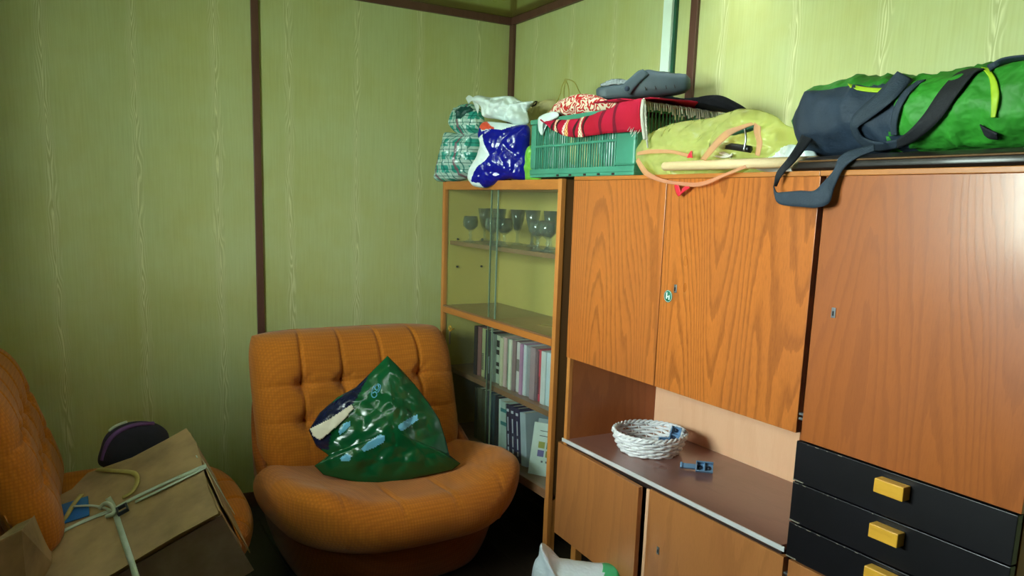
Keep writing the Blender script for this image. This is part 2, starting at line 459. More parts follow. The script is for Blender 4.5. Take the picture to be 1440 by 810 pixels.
M['crate'] = plain('crate_plastic', (72, 148, 122), .38, .08, 20, .05)
M['crateshade'] = plain('crate_plastic_deep', (26, 84, 62), .45, .08)
M['clog'] = plain('clog_rubber', (72, 90, 98), .55, .12, 50, .1)
M['fur'] = plain('fleece', (150, 160, 164), .95, .2, 120, .9, bdist=.01)
M['blackcloth'] = plain('black_cloth', (14, 14, 18), .95, .2, 50, .4, spec=.15)
M['navyfab'] = plain('navy_ripstop', (34, 52, 74), .7, .15, 160, .35)
M['greenfab'] = plain('green_nylon', (50, 150, 42), .6, .15, 12, .7, bdist=.03)
M['lime'] = plain('lime_piping', (178, 214, 40), .55, .1)
M['strap'] = plain('navy_webbing', (44, 58, 74), .75, .1, 240, .4)
M['strapdark'] = plain('dark_webbing', (26, 28, 36), .8, .1, 240, .4)
M['stick'] = wood('pale_stick', (226, 200, 156), (200, 168, 122), 'y', .55, 0, 6, .4)
M['casebrown'] = plain('black_brown_case', (46, 38, 36), .35, .3, 30, .15, coat=.15)
M['basket'] = plain('white_wicker', (252, 250, 254), .5, .08, 90, .3)
M['card'] = plain('cardboard', (168, 138, 96), .85, .15, 18, .2)
M['cardgrey'] = plain('grey_cardboard', (170, 152, 146), .85, .15, 18, .2)
M['tape'] = plain('cotton_tape', (184, 196, 180), .8, .1, 200, .4)
M['yellowtape'] = plain('yellow_tape', (176, 158, 84), .8, .15, 100, .4)
M['bluebox'] = plain('blue_print', (30, 110, 190), .5)
M['capdark'] = plain('dark_cap', (26, 24, 46), .85, .15, 90, .3)
M['purple'] = plain('purple_trim', (96, 60, 120), .8, .15, 90, .3)
M['pillowcloth'] = plain('pale_blue_film', (222, 234, 246), .4, .06, 16, .5, bdist=.02)
M['mint'] = plain('mint_print', (70, 190, 130), .5)
M['floor'] = wood('floor_boards', (52, 42, 32), (36, 28, 22), 'y', .5, .1, 10, .4)
M['plaster'] = plain('plaster', (72, 68, 48), .7, .08)
M['curtain'] = plain('curtain_cloth', (120, 118, 80), .9, .1)
M['wire'] = plain('gold_wire', (196, 184, 96), .35, .1, metal=.5)
M['rope'] = plain('rope', (214, 210, 196), .9, .1, 120, .5)
def rugmat():
    m, ns, ls, b = base('crimson_weave', (176, 24, 56), .9, spec=.2)
    v = ocoord(ns, ls); sp = N(ns, 'ShaderNodeSeparateXYZ'); ls.new(v, sp.inputs[0]); y = sp.outputs[1]; z = sp.outputs[2]
    wv = N(ns, 'ShaderNodeTexChecker'); wv.inputs['Scale'].default_value = 150; ls.new(v, wv.inputs['Vector'])
    c = mixc(ns, ls, ramp(ns, ls, noi(ns, ls, v, 5, 2), [(.4, (0, 0, 0)), (.6, (1, 1, 1))]), (182, 26, 60), (168, 22, 44))
    for cpos, wd, col in ((.10, .010, (236, 226, 190)), (.075, .006, (60, 30, 28)), (.13, .006, (60, 30, 28)), (-.02, .009, (110, 22, 40)),
                          (.185, .008, (238, 196, 120)), (.20, .005, (240, 230, 220)), (.24, .006, (60, 30, 28)), (.255, .008, (236, 226, 190)), (.275, .006, (60, 30, 28)), (-.09, .01, (110, 20, 40))):
        dd = mth(ns, ls, 'ABSOLUTE', mth(ns, ls, 'SUBTRACT', y, cpos))
        k = mth(ns, ls, 'LESS_THAN', dd, wd)
        if sum(col) > 450: k = mth(ns, ls, 'MULTIPLY', k, mth(ns, ls, 'ADD', .35, mth(ns, ls, 'MULTIPLY', wv.outputs['Fac'], .65)))
        c = mixc(ns, ls, k, c, col)
    ls.new(c, b.inputs['Base Color']); bump(ns, ls, b, wv.outputs['Fac'], .4, .003)
    return m
M['rug'] = rugmat()
def scarfmat():
    m, ns, ls, b = base('red_white_knit', (196, 40, 40), .9, spec=.2)
    v = ocoord(ns, ls, (1, 1, 1.2))
    n = noi(ns, ls, v, 28, 1, .4)
    k = ramp(ns, ls, mth(ns, ls, 'FRACT', mth(ns, ls, 'MULTIPLY', n, 7)), [(.42, (0, 0, 0)), (.5, (1, 1, 1)), (.9, (1, 1, 1)), (.98, (0, 0, 0))])
    ls.new(mixc(ns, ls, k, (192, 44, 44), (232, 214, 190)), b.inputs['Base Color'])
    bump(ns, ls, b, k, .4, .004)
    return m
M['scarf'] = scarfmat()

# ------------------------------------------------------------------ the room
XB, YA, ZC = 2.0, 3.56, 2.33
XL, YF = WIN['x'], -1.3
def struct(o): o['kind'] = 'structure'; return o
fl = bpy.data.objects.new('floor', None); COL.objects.link(fl); ORG[fl.name] = V((0, 0, 0)); struct(fl)
nb = 20; bwid = (XB + .05 - XL) / nb
for i in range(nb):
    box('floor_board', XL + i * bwid + .001, XL + (i + 1) * bwid - .001, YF, YA, -.03, 0, M['floor'], fl, .001)
box('subfloor', XL, XB, YF, YA, -.06, -.031, M['dark'], fl, 0)
ce = bpy.data.objects.new('ceiling', None); COL.objects.link(ce); ORG[ce.name] = V((0, 0, ZC)); struct(ce); ce.location = (0, 0, ZC)
for i, (a, b_) in enumerate(((YF, .33), (.36, 1.97), (2.0, YA))):
    box('ceiling_panel', XL - .02, XB + .02, a, b_, ZC, ZC + .02, M['ceil'], ce, .001)
box('ceiling_batten', XL, XB, .30, .39, ZC - .012, ZC + .01, M['trim'], ce)
box('ceiling_batten', XL, XB, 1.95, 2.02, ZC - .012, ZC + .01, M['trim'], ce) if False else None
def emp(name, loc=(0, 0, 0)):
    o = bpy.data.objects.new(name, None); COL.objects.link(o); o.location = loc; ORG[o.name] = V(loc); return struct(o)
wa = emp('wall_back', (XL, YA, 0))
box('wall_panel', XL, .748, YA, YA + .02, -.07, ZC, M['wallA'], wa, 0)
box('wall_panel', .750, XB, YA, YA + .02, -.07, ZC, M['wallA'], wa, 0)
wb = emp('wall_right', (XB, YF, 0))
for a, b_ in ((YF, -.36), (-.358, .94), (.942, 2.226), (2.228, YA)):
    box('wall_panel', XB, XB + .02, a, b_, -.07, ZC, M['wallB'], wb, 0)
struct(box('wall_front', XL, XB, YF - .05, YF, -.07, ZC, M['plaster'], None, 0))
wlf = emp('wall_left', (XL, YF, 0))
T = WIN['depth']
boxes('wall_panel', [(XL - T, XL, YF, WIN['y0'], -.07, ZC), (XL - T, XL, WIN['y1'], YA, -.07, ZC),
                     (XL - T, XL, WIN['y0'], WIN['y1'], -.07, WIN['z0']), (XL - T, XL, WIN['y0'], WIN['y1'], WIN['z1'], ZC)], M['plaster'], wlf)
box('sky_blocker', XL - T - .85, XL - T - .02, .2, 3.3, 2.27, 2.33, M['plaster'], wlf)  # unseen slab added outside to keep high sky light off the lower room
wi = emp('window_1', (XL - T, WIN['y0'], WIN['z0']))
y0, y1, z0, z1 = WIN['y0'], WIN['y1'], WIN['z0'], WIN['z1']; ym = (y0 + y1) / 2; xw = XL - T
boxes('window_frame', [(xw - .03, xw + .03, y0, y0 + .045, z0, z1), (xw - .03, xw + .03, y1 - .045, y1, z0, z1),
                       (xw - .03, xw + .03, y0 + .045, y1 - .045, z0, z0 + .045), (xw - .03, xw + .03, y0 + .045, y1 - .045, z1 - .045, z1),
                       (xw - .03, xw + .03, ym - .03, ym + .03, z0 + .045, z1 - .045)], M['white'], wi)
for a, b_ in ((y0 + .045, ym - .03), (ym + .03, y1 - .045)):
    box('window_pane', xw - .003, xw + .003, a, b_, z0 + .045, z1 - .045, M['glass'], wi, 0)
box('window_sill', xw + .031, XL + .04, y0, y1, z0 - .02, z0 + .004, M['white'], wi)
# trims
TR = .018
struct(box('trim_1', XB - TR, XB - .001, YA - .04, YA - .001, 0, ZC - .036, M['trim']))
struct(box('trim_2', XL, XB - .001, YA - TR, YA - .001, ZC - .035, ZC - .0005, M['trim']))
struct(box('trim_3', XB - TR, XB - .001, YF, YA - TR, ZC - .035, ZC - .0005, M['trim']))
struct(box('trim_4', .733, .764, YA - .014, YA - .001, 0, ZC - .036, M['trim']))
struct(box('trim_5', XB - .014, XB - .001, 2.209, 2.245, 0, ZC - .036, M['trim']))
struct(box('trim_6', XB - .014, XB - .001, .925, .957, 0, ZC - .036, M['trim']))
struct(box('baseboard_back', XL, XB - .02, YA - .013, YA - .001, 0, .07, M['trim']))
c_ = thing('cable_conduit', 'white square cable conduit running up the wall behind the clog', 'conduit', (XB - .022, 2.36, 1.3))
box('conduit_cover', XB - .022, XB - .001, 2.336, 2.384, 1.0, ZC - .036, M['mintwhite'], c_, .001)
box('conduit_gap', XB - .012, XB - .001, 2.322, 2.3355, 1.0, ZC - .036, M['crateshade'], c_, 0)  # dark strip standing in for the dark gap beside the cover
for (px, py) in ((354, 143), (362, 143), (403, 345)):
    pass

# ------------------------------------------------------------------ glass-front cabinet
FX = 1.55
gc = thing('glass_cabinet', 'brown glass-fronted display cabinet in the corner with glasses above and books below', 'cabinet', (FX, 2.865, 0))
DY0, DY1, DXB = 2.365, 3.37, 1.86
box('side_panel', FX, DXB, DY0, DY0 + .018, .33, 1.515, M['case'], gc)
box('side_panel', FX, DXB, DY1 - .018, DY1, .33, 1.515, M['inner'], gc)
box('front_edge', FX - .002, FX + .018, DY0 - .002, DY0 + .022, .10, 1.517, M['edge'], gc)
box('front_edge', FX - .002, FX + .018, DY1 - .022, DY1 + .002, .10, 1.517, M['edge'], gc)
box('top_panel', FX, DXB, DY0 + .022, DY1 - .022, 1.478, 1.515, M['edgey'], gc)
box('back_panel', DXB - .012, DXB, DY0 + .018, DY1 - .018, .33, 1.478, M['inner'], gc)
box('middle_rail', FX, DXB - .012, DY0 + .02, DY1 - .02, .905, .94, M['shelf'], gc)
box('rail_face', FX - .004, FX - .0003, DY0 + .022, DY1 - .022, .907, .934, M['edgey'], gc)
box('bottom_panel', FX, DXB - .012, DY0 + .02, DY1 - .02, .31, .345, M['shelf'], gc)
box('shelf', FX + .03, DXB - .013, DY0 + .02, DY1 - .02, 1.225, 1.243, M['shelf'], gc, .001)
box('shelf', FX + .025, DXB - .013, DY0 + .02, DY1 - .02, .622, .645, M['shelf'], gc)
for y in (DY0 + .03, DY1 - .06):
    for x in (FX + .02, DXB - .05):
        if x < FX + .05: continue
        box('back_leg', x, x + .035, y, y + .035, 0, .31, M['edge'], gc)
for y in (DY0, DY1 - .03):
    box('leg', FX + .0, FX + .035, y, y + .03, 0, .309, M['edge'], gc)
ymid = 2.87
def pane(nm, x, a, b_, z0, z1):
    g = box(nm, x, x + .004, a, b_, z0, z1, M['glass'], gc, 0)
    return g
g1 = pane('glass_door', FX + .006, ymid - .02, DY1 - .024, .942, 1.476)
box('pane_edge', FX + .005, FX + .011, ymid - .026, ymid - .0205, .942, 1.476, M['glassedge'], g1, 0)
g2 = pane('glass_door', FX + .014, DY0 + .024, ymid + .045, .942, 1.476)
box('pane_edge', FX + .013, FX + .019, ymid + .0455, ymid + .051, .942, 1.476, M['glassedge'], g2, 0)
g3 = pane('glass_door', FX + .006, ymid + .0, DY1 - .024, .347, .903)
box('pane_edge', FX + .005, FX + .011, ymid - .006, ymid - .0005, .347, .903, M['glassedge'], g3, 0)
g4 = pane('glass_door', FX + .014, DY0 + .024, ymid + .045, .347, .903)
box('pane_edge', FX + .013, FX + .019, ymid + .0455, ymid + .051, .347, .903, M['glassedge'], g4, 0)
for z in (1.12, 1.25):
    for x in (FX + .07, FX + .2):
        vs, fs = tubed([(x, DY1 - .018, z), (x, DY1 - .026, z)], .005, 8)
        mk('shelf_peg', vs, fs, M['dark'], gc)
# keys on the left door
kt = thing('key', 'small brass key hanging in the lock of the glass cabinet', 'key', tuple(atx(634, 470, FX - .01)))
kp = atx(633, 462, FX - .012)
vs, fs = tubed([(kp.x, kp.y + .012 * math.cos(a), kp.z + .012 * math.sin(a)) for a in [i * math.pi / 8 for i in range(16)]], .003, 6, True)
mk('key_bow', vs, fs, M['brass'], kt)
vs, fs = tubed([(kp.x + .02, kp.y, kp.z), (kp.x, kp.y, kp.z - .012)], .003); mk('key_shaft', vs, fs, M['brass'], kt)
sheet('key_tag', [[kp + V((-.002, .006, -.012 - i * .012)), kp + V((-.002, -.008, -.014 - i * .012))] for i in range(6)], M['cardgrey'], kt, .002)

# ------------------------------------------------------------------ drinking glasses
def goblet(loc, h, r, label):
    t = thing('wine_glass', label, 'glass', loc, 'drinking glasses on the upper cabinet shelf')
    prof = [(r * .8, 0), (r * .82, .003), (r * .35, .008), (.006, .016), (.005, h * .2), (.009, h * .26), (.005, h * .34), (.008, h * .42), (r * .6, h * .5), (r * .95, h * .62), (r, h * .78), (r * .86, h)]
    foot = prof[:8]; bowl = prof[7:] + [(r * .84, h), (r * .96, h * .78), (r * .9, h * .63), (r * .5, h * .52), (.002, h * .47)]
    vs, fs = lathed(foot, loc, 20); mk('stem', vs, fs, M['goblet'], t)
    vs, fs = lathed(bowl, loc, 20); mk('bowl', vs, fs, M['goblet'], t)
def tallglass(loc, h, r, label):
    t = thing('tall_glass', label, 'glass', loc, 'drinking glasses on the upper cabinet shelf')
    prof = [(r * .75, 0), (r * .78, .004), (r * .3, .01), (.006, .02), (.006, h * .33), (r * .45, h * .42), (r * .8, h * .7), (r, h), (r * .96, h), (r * .76, h * .7), (r * .4, h * .44), (.002, h * .4)]
    vs, fs = lathed(prof[:5], loc, 20); mk('stem', vs, fs, M['goblet'], t)
    vs, fs = lathed(prof[4:], loc, 20); mk('bowl', vs, fs, M['goblet'], t)
fr = ['leftmost goblet in the front row on the cabinet shelf', 'goblet just left of the pane edge, second in the front row', 'goblet just right of the pane edge in the front row',
      'goblet of the right-hand pair nearest the pane edge, front row', 'rightmost goblet in the front row beside the cabinet frame']
for px, l in zip((661, 692, 709, 756, 770), fr):
    p = atx(px, 345, FX + .08); goblet((p.x, p.y, 1.2435), .118, .036, l)
bk = ['leftmost tall glass in the back row on the cabinet shelf', 'second tall glass from the left in the back row', 'tall flared glass in the middle of the back row',
      'fourth tall glass from the left in the back row', 'rightmost tall glass at the end of the back row']
for px, l in zip((681, 701, 727, 748, 774), bk):
    p = atx(px, 345, FX + .20); tallglass((p.x, p.y, 1.2435), .155, .034, l)

# ------------------------------------------------------------------ books
BM = {}
def bmat(c):
    if c not in BM: BM[c] = plain('cover_%d_%d_%d' % c, c, .5, .08, 80, .1)
    return BM[c]
def book(px0, px1, z, h, x, d, col, label, lean=0.0, marks=None, mcol=(30, 30, 34), grp='books on the upper book shelf', pyr=520):
    a = atx(px0, pyr, x).y; b_ = atx(px1, pyr, x).y
    wdt = max(.008, a - b_ - .0008)
    t = thing('book', label, 'book', (x, b_ + wdt / 2, z), grp)
    t.rotation_euler = (-lean, 0, 0)
    c = .0018; w2 = wdt / 2
    boxes('cover', [(0, .002, -w2, w2, 0, h), (.002, d, -w2, -w2 + c, 0, h), (.002, d, w2 - c, w2, 0, h)], bmat(col), t, .0006, True)
    box('pages', .0022, d - .004, -w2 + c + .0002, w2 - c - .0002, .003, h - .004, M['paper'], t, 0, True)
    if marks:
        lst = []
        for (f0, f1, wf) in marks: lst.append((-.0009, -.0001, -w2 * wf, w2 * wf, h * f0, h * f1))
        tag(boxes('spine_print', lst, bmat(mcol), t, 0, True), kind='stuff')
    return t
ZS = .6455
txt = [(.15 + .035 * i, .15 + .035 * i + .02, .45) for i in range(10)]
ub = [(665.5, 669.5, .225, (38, 26, 30), 'dark brown thin book at the left end of the upper row', None),
      (669.5, 675.5, .225, (140, 92, 92), 'dusty pink book second in the upper row', None),
      (675.5, 681.5, .222, (176, 178, 132), 'cream-green book with dark spine lettering in the upper row', 'd'),
      (681.5, 690, .222, (22, 40, 58), 'dark navy book with pale spine lettering in the upper row', 'l'),
      (690, 696, .215, (140, 150, 146), 'grey book behind the sliding pane edge in the upper row', None),
      (696, 702.5, .212, (196, 204, 192), 'white book with blocky black spine print in the upper row', 'b'),
      (702.5, 706, .210, (206, 204, 178), 'thin cream book right of the blocky-printed one', None),
      (706, 711.5, .215, (206, 176, 178), 'pale pink book left of the thin green-striped one', None),
      (711.5, 714.5, .212, (120, 150, 132), 'thin green-grey book in the middle of the upper row', 'd'),
      (714.5, 718, .215, (222, 226, 214), 'thin white book beside the mauve-grey volume', None),
      (718, 724.5, .216, (138, 114, 122), 'mauve-grey thick book in the middle of the upper row', None),
      (724.5, 730, .212, (214, 210, 214), 'white book with a grey label patch on its spine', 'p'),
      (730, 734, .212, (182, 132, 178), 'narrow pinkish purple book in the upper row', None),
      (734, 739.5, .212, (208, 214, 226), 'bluish white book right of the purple one', None),
      (739.5, 745, .205, (150, 152, 166), 'blue-grey book under the right part of the upper row', None),
      (745, 752, .214, (164, 138, 152), 'wide mauve book in the right part of the upper row', None),
      (752, 756, .205, (120, 92, 108), 'dark mauve thin book in the right part of the upper row', None),
      (756, 760.5, .210, (206, 66, 92), 'red book with black and white spine marks near the cabinet frame', 'd'),
      (760.5, 767, .212, (206, 214, 222), 'white leaning book second from the right end of the upper row', None),
      (767, 774, .212, (196, 210, 226), 'pale blue-white book at the right end of the upper row', None)]
for i, (a, b_, h, c, l, mk_) in enumerate(ub):
    mks = {None: None, 'd': txt, 'l': txt, 'b': [(.2, .3, .7), (.36, .44, .7), (.6, .7, .7), (.76, .9, .7)], 'p': [(.42, .66, .98)]}[mk_]
    mc = {'l': (190, 200, 206), 'p': (120, 116, 116)}.get(mk_, (34, 36, 40))
    book(a, b_, ZS, h, FX + .055 + .006 * ((i * 7) % 3), .15, c, l, 0.0, mks, mc, pyr=520)
ZL = .3455
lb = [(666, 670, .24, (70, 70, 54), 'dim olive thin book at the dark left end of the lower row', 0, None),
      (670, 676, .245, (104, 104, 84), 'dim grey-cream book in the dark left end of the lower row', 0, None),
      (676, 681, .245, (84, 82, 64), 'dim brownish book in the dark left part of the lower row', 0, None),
      (684, 688, .25, (26, 46, 74), 'dark blue book left of the lower pane edge', 0, None),
      (688, 693, .245, (60, 90, 112), 'slate blue book behind the lower pane edge', 0, None),
      (694.5, 699, .245, (30, 40, 58), 'charcoal-blue book just right of the lower pane edge', 0, None),
      (699, 702, .235, (206, 220, 220), 'thin white book in the lower row', .03, None),
      (702, 711, .232, (176, 196, 196), 'wide white book with teal bars in the lower row', .05, 'b'),
      (711, 717, .232, (24, 22, 66), 'leftmost of three navy books leaning in the lower row', .10, 'l'),
      (717.5, 724, .232, (26, 24, 74), 'middle one of three navy books leaning in the lower row', .11, 'l'),
      (724.5, 731, .232, (28, 24, 78), 'rightmost of three navy books leaning in the lower row', .12, 'l'),
      (732, 740, .225, (170, 184, 204), 'pale blue-grey book leaning behind the coloured-squares booklet', .12, None)]
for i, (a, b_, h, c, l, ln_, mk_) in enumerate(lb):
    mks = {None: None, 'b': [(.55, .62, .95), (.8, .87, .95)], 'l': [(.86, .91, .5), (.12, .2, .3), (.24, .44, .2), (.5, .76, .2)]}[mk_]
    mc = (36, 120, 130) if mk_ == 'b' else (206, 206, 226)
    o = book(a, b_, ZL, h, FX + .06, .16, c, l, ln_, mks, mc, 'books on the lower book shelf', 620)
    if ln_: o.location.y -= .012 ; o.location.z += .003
# leaning booklets showing their covers
bt = thing('booklet', 'white leaning booklet with six coloured squares on its cover', 'booklet', (FX + .06, 2.45, ZL))
Pp = V((FX + .045, 2.46, ZL)); Pn = V((-.80, -.52, .22)).normalized()
q = [atp(x, y, Pp, Pn) for x, y in ((743, 596), (770, 593), (770, 655), (754, 657))]
cq = sum(q, V((0, 0, 0))) / 4
w_ = (q[1] - q[0]).normalized(); dn = V((0, 0, -1)); dn = (dn - Pn * dn.dot(Pn)).normalized(); sd = dn.cross(Pn).normalized()
if sd.y > 0: sd = -sd
hh = .21; ww = .15
_t = atx(744, 625, FX + .035); o0 = V((_t.x, _t.y, ZL + .002)) - dn * hh
vs, fs = obox(o0, sd * ww, dn * hh, -Pn * .008); mk('pages', vs, fs, M['paper'], bt, smooth=False)
vs, fs = obox(o0 + Pn * .0005, sd * ww, dn * hh, Pn * .001); mk('cover', vs, fs, bmat((206, 214, 216)), bt, smooth=False)
sqc = [(150, 150, 40), (30, 130, 120), (130, 110, 180), (80, 70, 150), (140, 130, 30), (200, 70, 90)]
for i in range(6):
    a = o0 + Pn * .0018 + sd * (.03 + .036 * (i % 3)) + dn * (.075 + .034 * (i // 3))
    vs, fs = obox(a, sd * .028, dn * .026, Pn * .0006); mk('cover_square', vs, fs, bmat(sqc[i]), bt, smooth=False)
lst = [obox(o0 + Pn * .0018 + sd * (.05 + .02 * i) + dn * .15, sd * .008, dn * .008, Pn * .0004) for i in range(4)]
lst += [obox(o0 + Pn * .0018 + sd * .03 + dn * .03, sd * .1, dn * .003, Pn * .0004), obox(o0 + Pn * .0018 + sd * .03 + dn * .05, sd * .1, dn * .003, Pn * .0004),
        obox(o0 + Pn * .0018 + sd * .11 + dn * .18, sd * .025, dn * .022, Pn * .0004)]
vs, fs = merge(lst); mk('cover_print', vs, fs, bmat((70, 76, 96)), bt, smooth=False)
b2 = thing('booklet', 'grey-blue booklet standing behind the one with coloured squares', 'booklet', (FX + .12, 2.45, ZL))
vs, fs = obox(o0 - Pn * .035 - dn * .015, sd * .14, dn * .218, -Pn * .007); mk('cover', vs, fs, bmat((140, 152, 168)), b2, smooth=False)

# ------------------------------------------------------------------ middle wall unit
MY0, MY1 = 1.262, 2.285
mu = thing('wall_unit', 'teak cabinet with two upper doors above an open niche and worktop', 'cabinet', (FX, (MY0 + MY1) / 2, 0))
BX = 1.97
box('side_panel', FX + .018, BX, MY1 - .018, MY1, .205, 1.505, M['teak_side'], mu)
box('side_panel', FX + .03, BX, MY0, MY0 + .012, .205, 1.505, M['teak_side'], mu)
box('side_edge', FX + .002, FX + .0178, MY1 - .018, MY1, .56, .884, M['edge'], mu)
box('top_panel', FX - .003, BX, MY0 - .0, MY1, 1.5095, 1.522, M['edgey'], mu)
box('back_panel', FX + .41, FX + .418, MY0 + .012, MY1 - .018, .205, 1.505, M['pale'], mu)
box('cabinet_floor', FX + .02, FX + .409, MY0 + .012, MY1 - .018, .884, .900, M['teak_side'], mu)
box('bottom_panel', FX + .02, FX + .409, MY0 + .012, MY1 - .018, .205, .223, M['teak_side'], mu)
wt = box('worktop', FX + .002, FX + .409, MY0 + .0125, MY1 - .0185, .566, .583, M['top'], mu)
box('worktop_strip', FX - .004, FX + .0015, MY0 - .002, MY1 + .002, .571, .5835, M['alu'], mu, .001)
box('worktop_rail', FX + .006, FX + .03, MY0 + .0125, MY1 - .0185, .548, .565, M['dark'], mu)
def keyhole(x, y, z, par):
    k = boxes('keyhole', [(x - .0025, x - .0003, y - .0055, y + .0055, z - .012, z + .012)], M['steel'], par, .0008)
    boxes('key_slot', [(x - .0031, x - .0026, y - .0022, y + .0022, z - .007, z + .004)], M['black'], k)
    vs, fs = tubed([(x - .003, y, z + .004), (x - .0036, y, z + .004)], .0035, 10)
    return k
d1 = box('door', FX - .001, FX + .0175, 1.803, MY1 + .001, .885, 1.509, M['teak'], mu, .001)
d2 = box('door', FX - .001, FX + .0175, MY0 - .001, 1.7995, .885, 1.509, M['teak'], mu, .001)
keyhole(FX - .001, 1.733, 1.193, d2)
vs, fs = tubed([(FX - .0012, 1.763, 1.167), (FX - .0022, 1.763, 1.167)], .0185, 28); st = mk('round_sticker', vs, fs, bmat((24, 120, 90)), d2)
st['label'] = 'small round green sticker with a white mark'
vs, fs = tubed([(FX - .0023, 1.763 + .0165 * math.cos(a * math.pi / 14), 1.167 + .0165 * math.sin(a * math.pi / 14)) for a in range(28)], .0008, 5, True)
v2 = [bxd(FX - .0031, FX - .0024, 1.766, 1.771, 1.159, 1.178), bxd(FX - .0031, FX - .0024, 1.755, 1.760, 1.157, 1.170), bxd(FX - .0031, FX - .0024, 1.757, 1.768, 1.164, 1.168)]
vs, fs = merge([(vs, fs)] + v2)
st2 = mk('sticker_print', vs, fs, bmat((225, 240, 232)), d2, smooth=False)
# lower doors: the left one stands slightly proud at its free edge
a0 = V((FX - .001, MY1 + .03, .205)); e = V((FX - .030, 1.808, .205)) - a0
vs, fs = obox(a0, e, V((.0178, .0008, 0)), V((0, 0, .355)))
mk('door', vs, fs, M['teak2'], mu, smooth=False, bevel=.001)
d4 = box('door', FX - .001, FX + .0175, MY0 - .001, 1.790, .205, .557, M['teak2'], mu, .001)
box('divider', FX - .0, FX + .38, 1.7925, 1.806, .224, .553, M['pale'], mu)
keyhole(FX - .001, 1.731, .377, d4)
for y in (MY1 - .07, MY0 + .03):
    for x in (FX + .03, FX + .35):
        vs, fs = obox((x, y, 0), (.03, 0, 0), (0, .03, 0), (0, 0, .204)); mk('leg', vs, fs, M['edge'], mu, smooth=False, bevel=.002)
# ------------------------------------------------------------------ wardrobe unit with drawers
WY0, WY1 = .730, 1.242
wu = thing('drawer_unit', 'teak tall cabinet with one large door over black drawers', 'cabinet', (FX, (WY0 + WY1) / 2, 0))
box('side_panel', FX + .018, BX, WY1 - .014, WY1, .205, 1.505, M['teak_side'], wu)
box('side_panel', FX + .018, BX, WY0, WY0 + .014, .205, 1.505, M['teak_side'], wu)
box('top_panel', FX - .003, BX, WY0, WY1 + .019, 1.5095, 1.522, M['edgey'], wu)
box('back_panel', BX - .01, BX, WY0 + .014, WY1 - .014, .205, 1.505, M['dark'], wu)
box('bottom_panel', FX + .02, BX - .011, WY0 + .014, WY1 - .014, .205, .223, M['teak_side'], wu)
box('gap_strip', FX + .025, FX + .029, WY1 + .001, MY0 - .001, .205, 1.504, M['dark'], wu, 0)
dd = box('door', FX - .001, FX + .0175, WY0 - .002, WY1 + .003, .872, 1.509, M['teak3'], wu, .001)
keyhole(FX - .001, 1.187, 1.196, dd)
box('rail', FX + .004, FX + .3, WY0 + .0145, WY1 - .0145, .5605, .564, M['dark'], wu, 0)
for z0_, z1_ in ((.766, .868), (.661, .763), (.565, .657)):
    dr = box('drawer', FX - .003, FX + .016, WY0 + .002, WY1 + .012, z0_, z1_, M['black'], wu, .0015)
    zc = (z0_ + z1_) / 2 + .018 - .015
    hd = box('drawer_handle', FX - .03, FX - .0035, .948, 1.018, zc + .002, zc + .034, M['brass'], dr, .002)
    hd['label'] = 'yellow block handle'
    lst = []
    for i in range(9):
        yy = WY1 + .010 - random.random() ** 2 * .3; lst.append((FX - .0042, FX - .0031, yy - random.random() * .012, yy, z1_ - .0022, z1_ - .0004))
    lst.append((FX - .0042, FX - .0031, WY1 - .02, WY1 + .011, z0_ + .001, z0_ + .004))
    wear = tag(boxes('worn_edge', lst, bmat((140, 132, 120)), dr), kind='stuff')
box('door', FX - .001, FX + .0175, WY0 - .002, WY1 + .003, .205, .558, M['teak2'], wu, .001)
for z in (.92, .50):
    boxes('hinge', [(FX + .001, FX + .02, WY1 + .0035, WY1 + .017, z, z + .006), (FX + .001, FX + .02, WY1 + .0035, WY1 + .017, z + .012, z + .018)], M['steel'], wu, .0008)
for y in (WY1 - .05, WY0 + .02):
    for x in (FX + .03, FX + .35):
        box('leg', x, x + .03, y, y + .03, 0, .204, M['edge'], wu, .002)

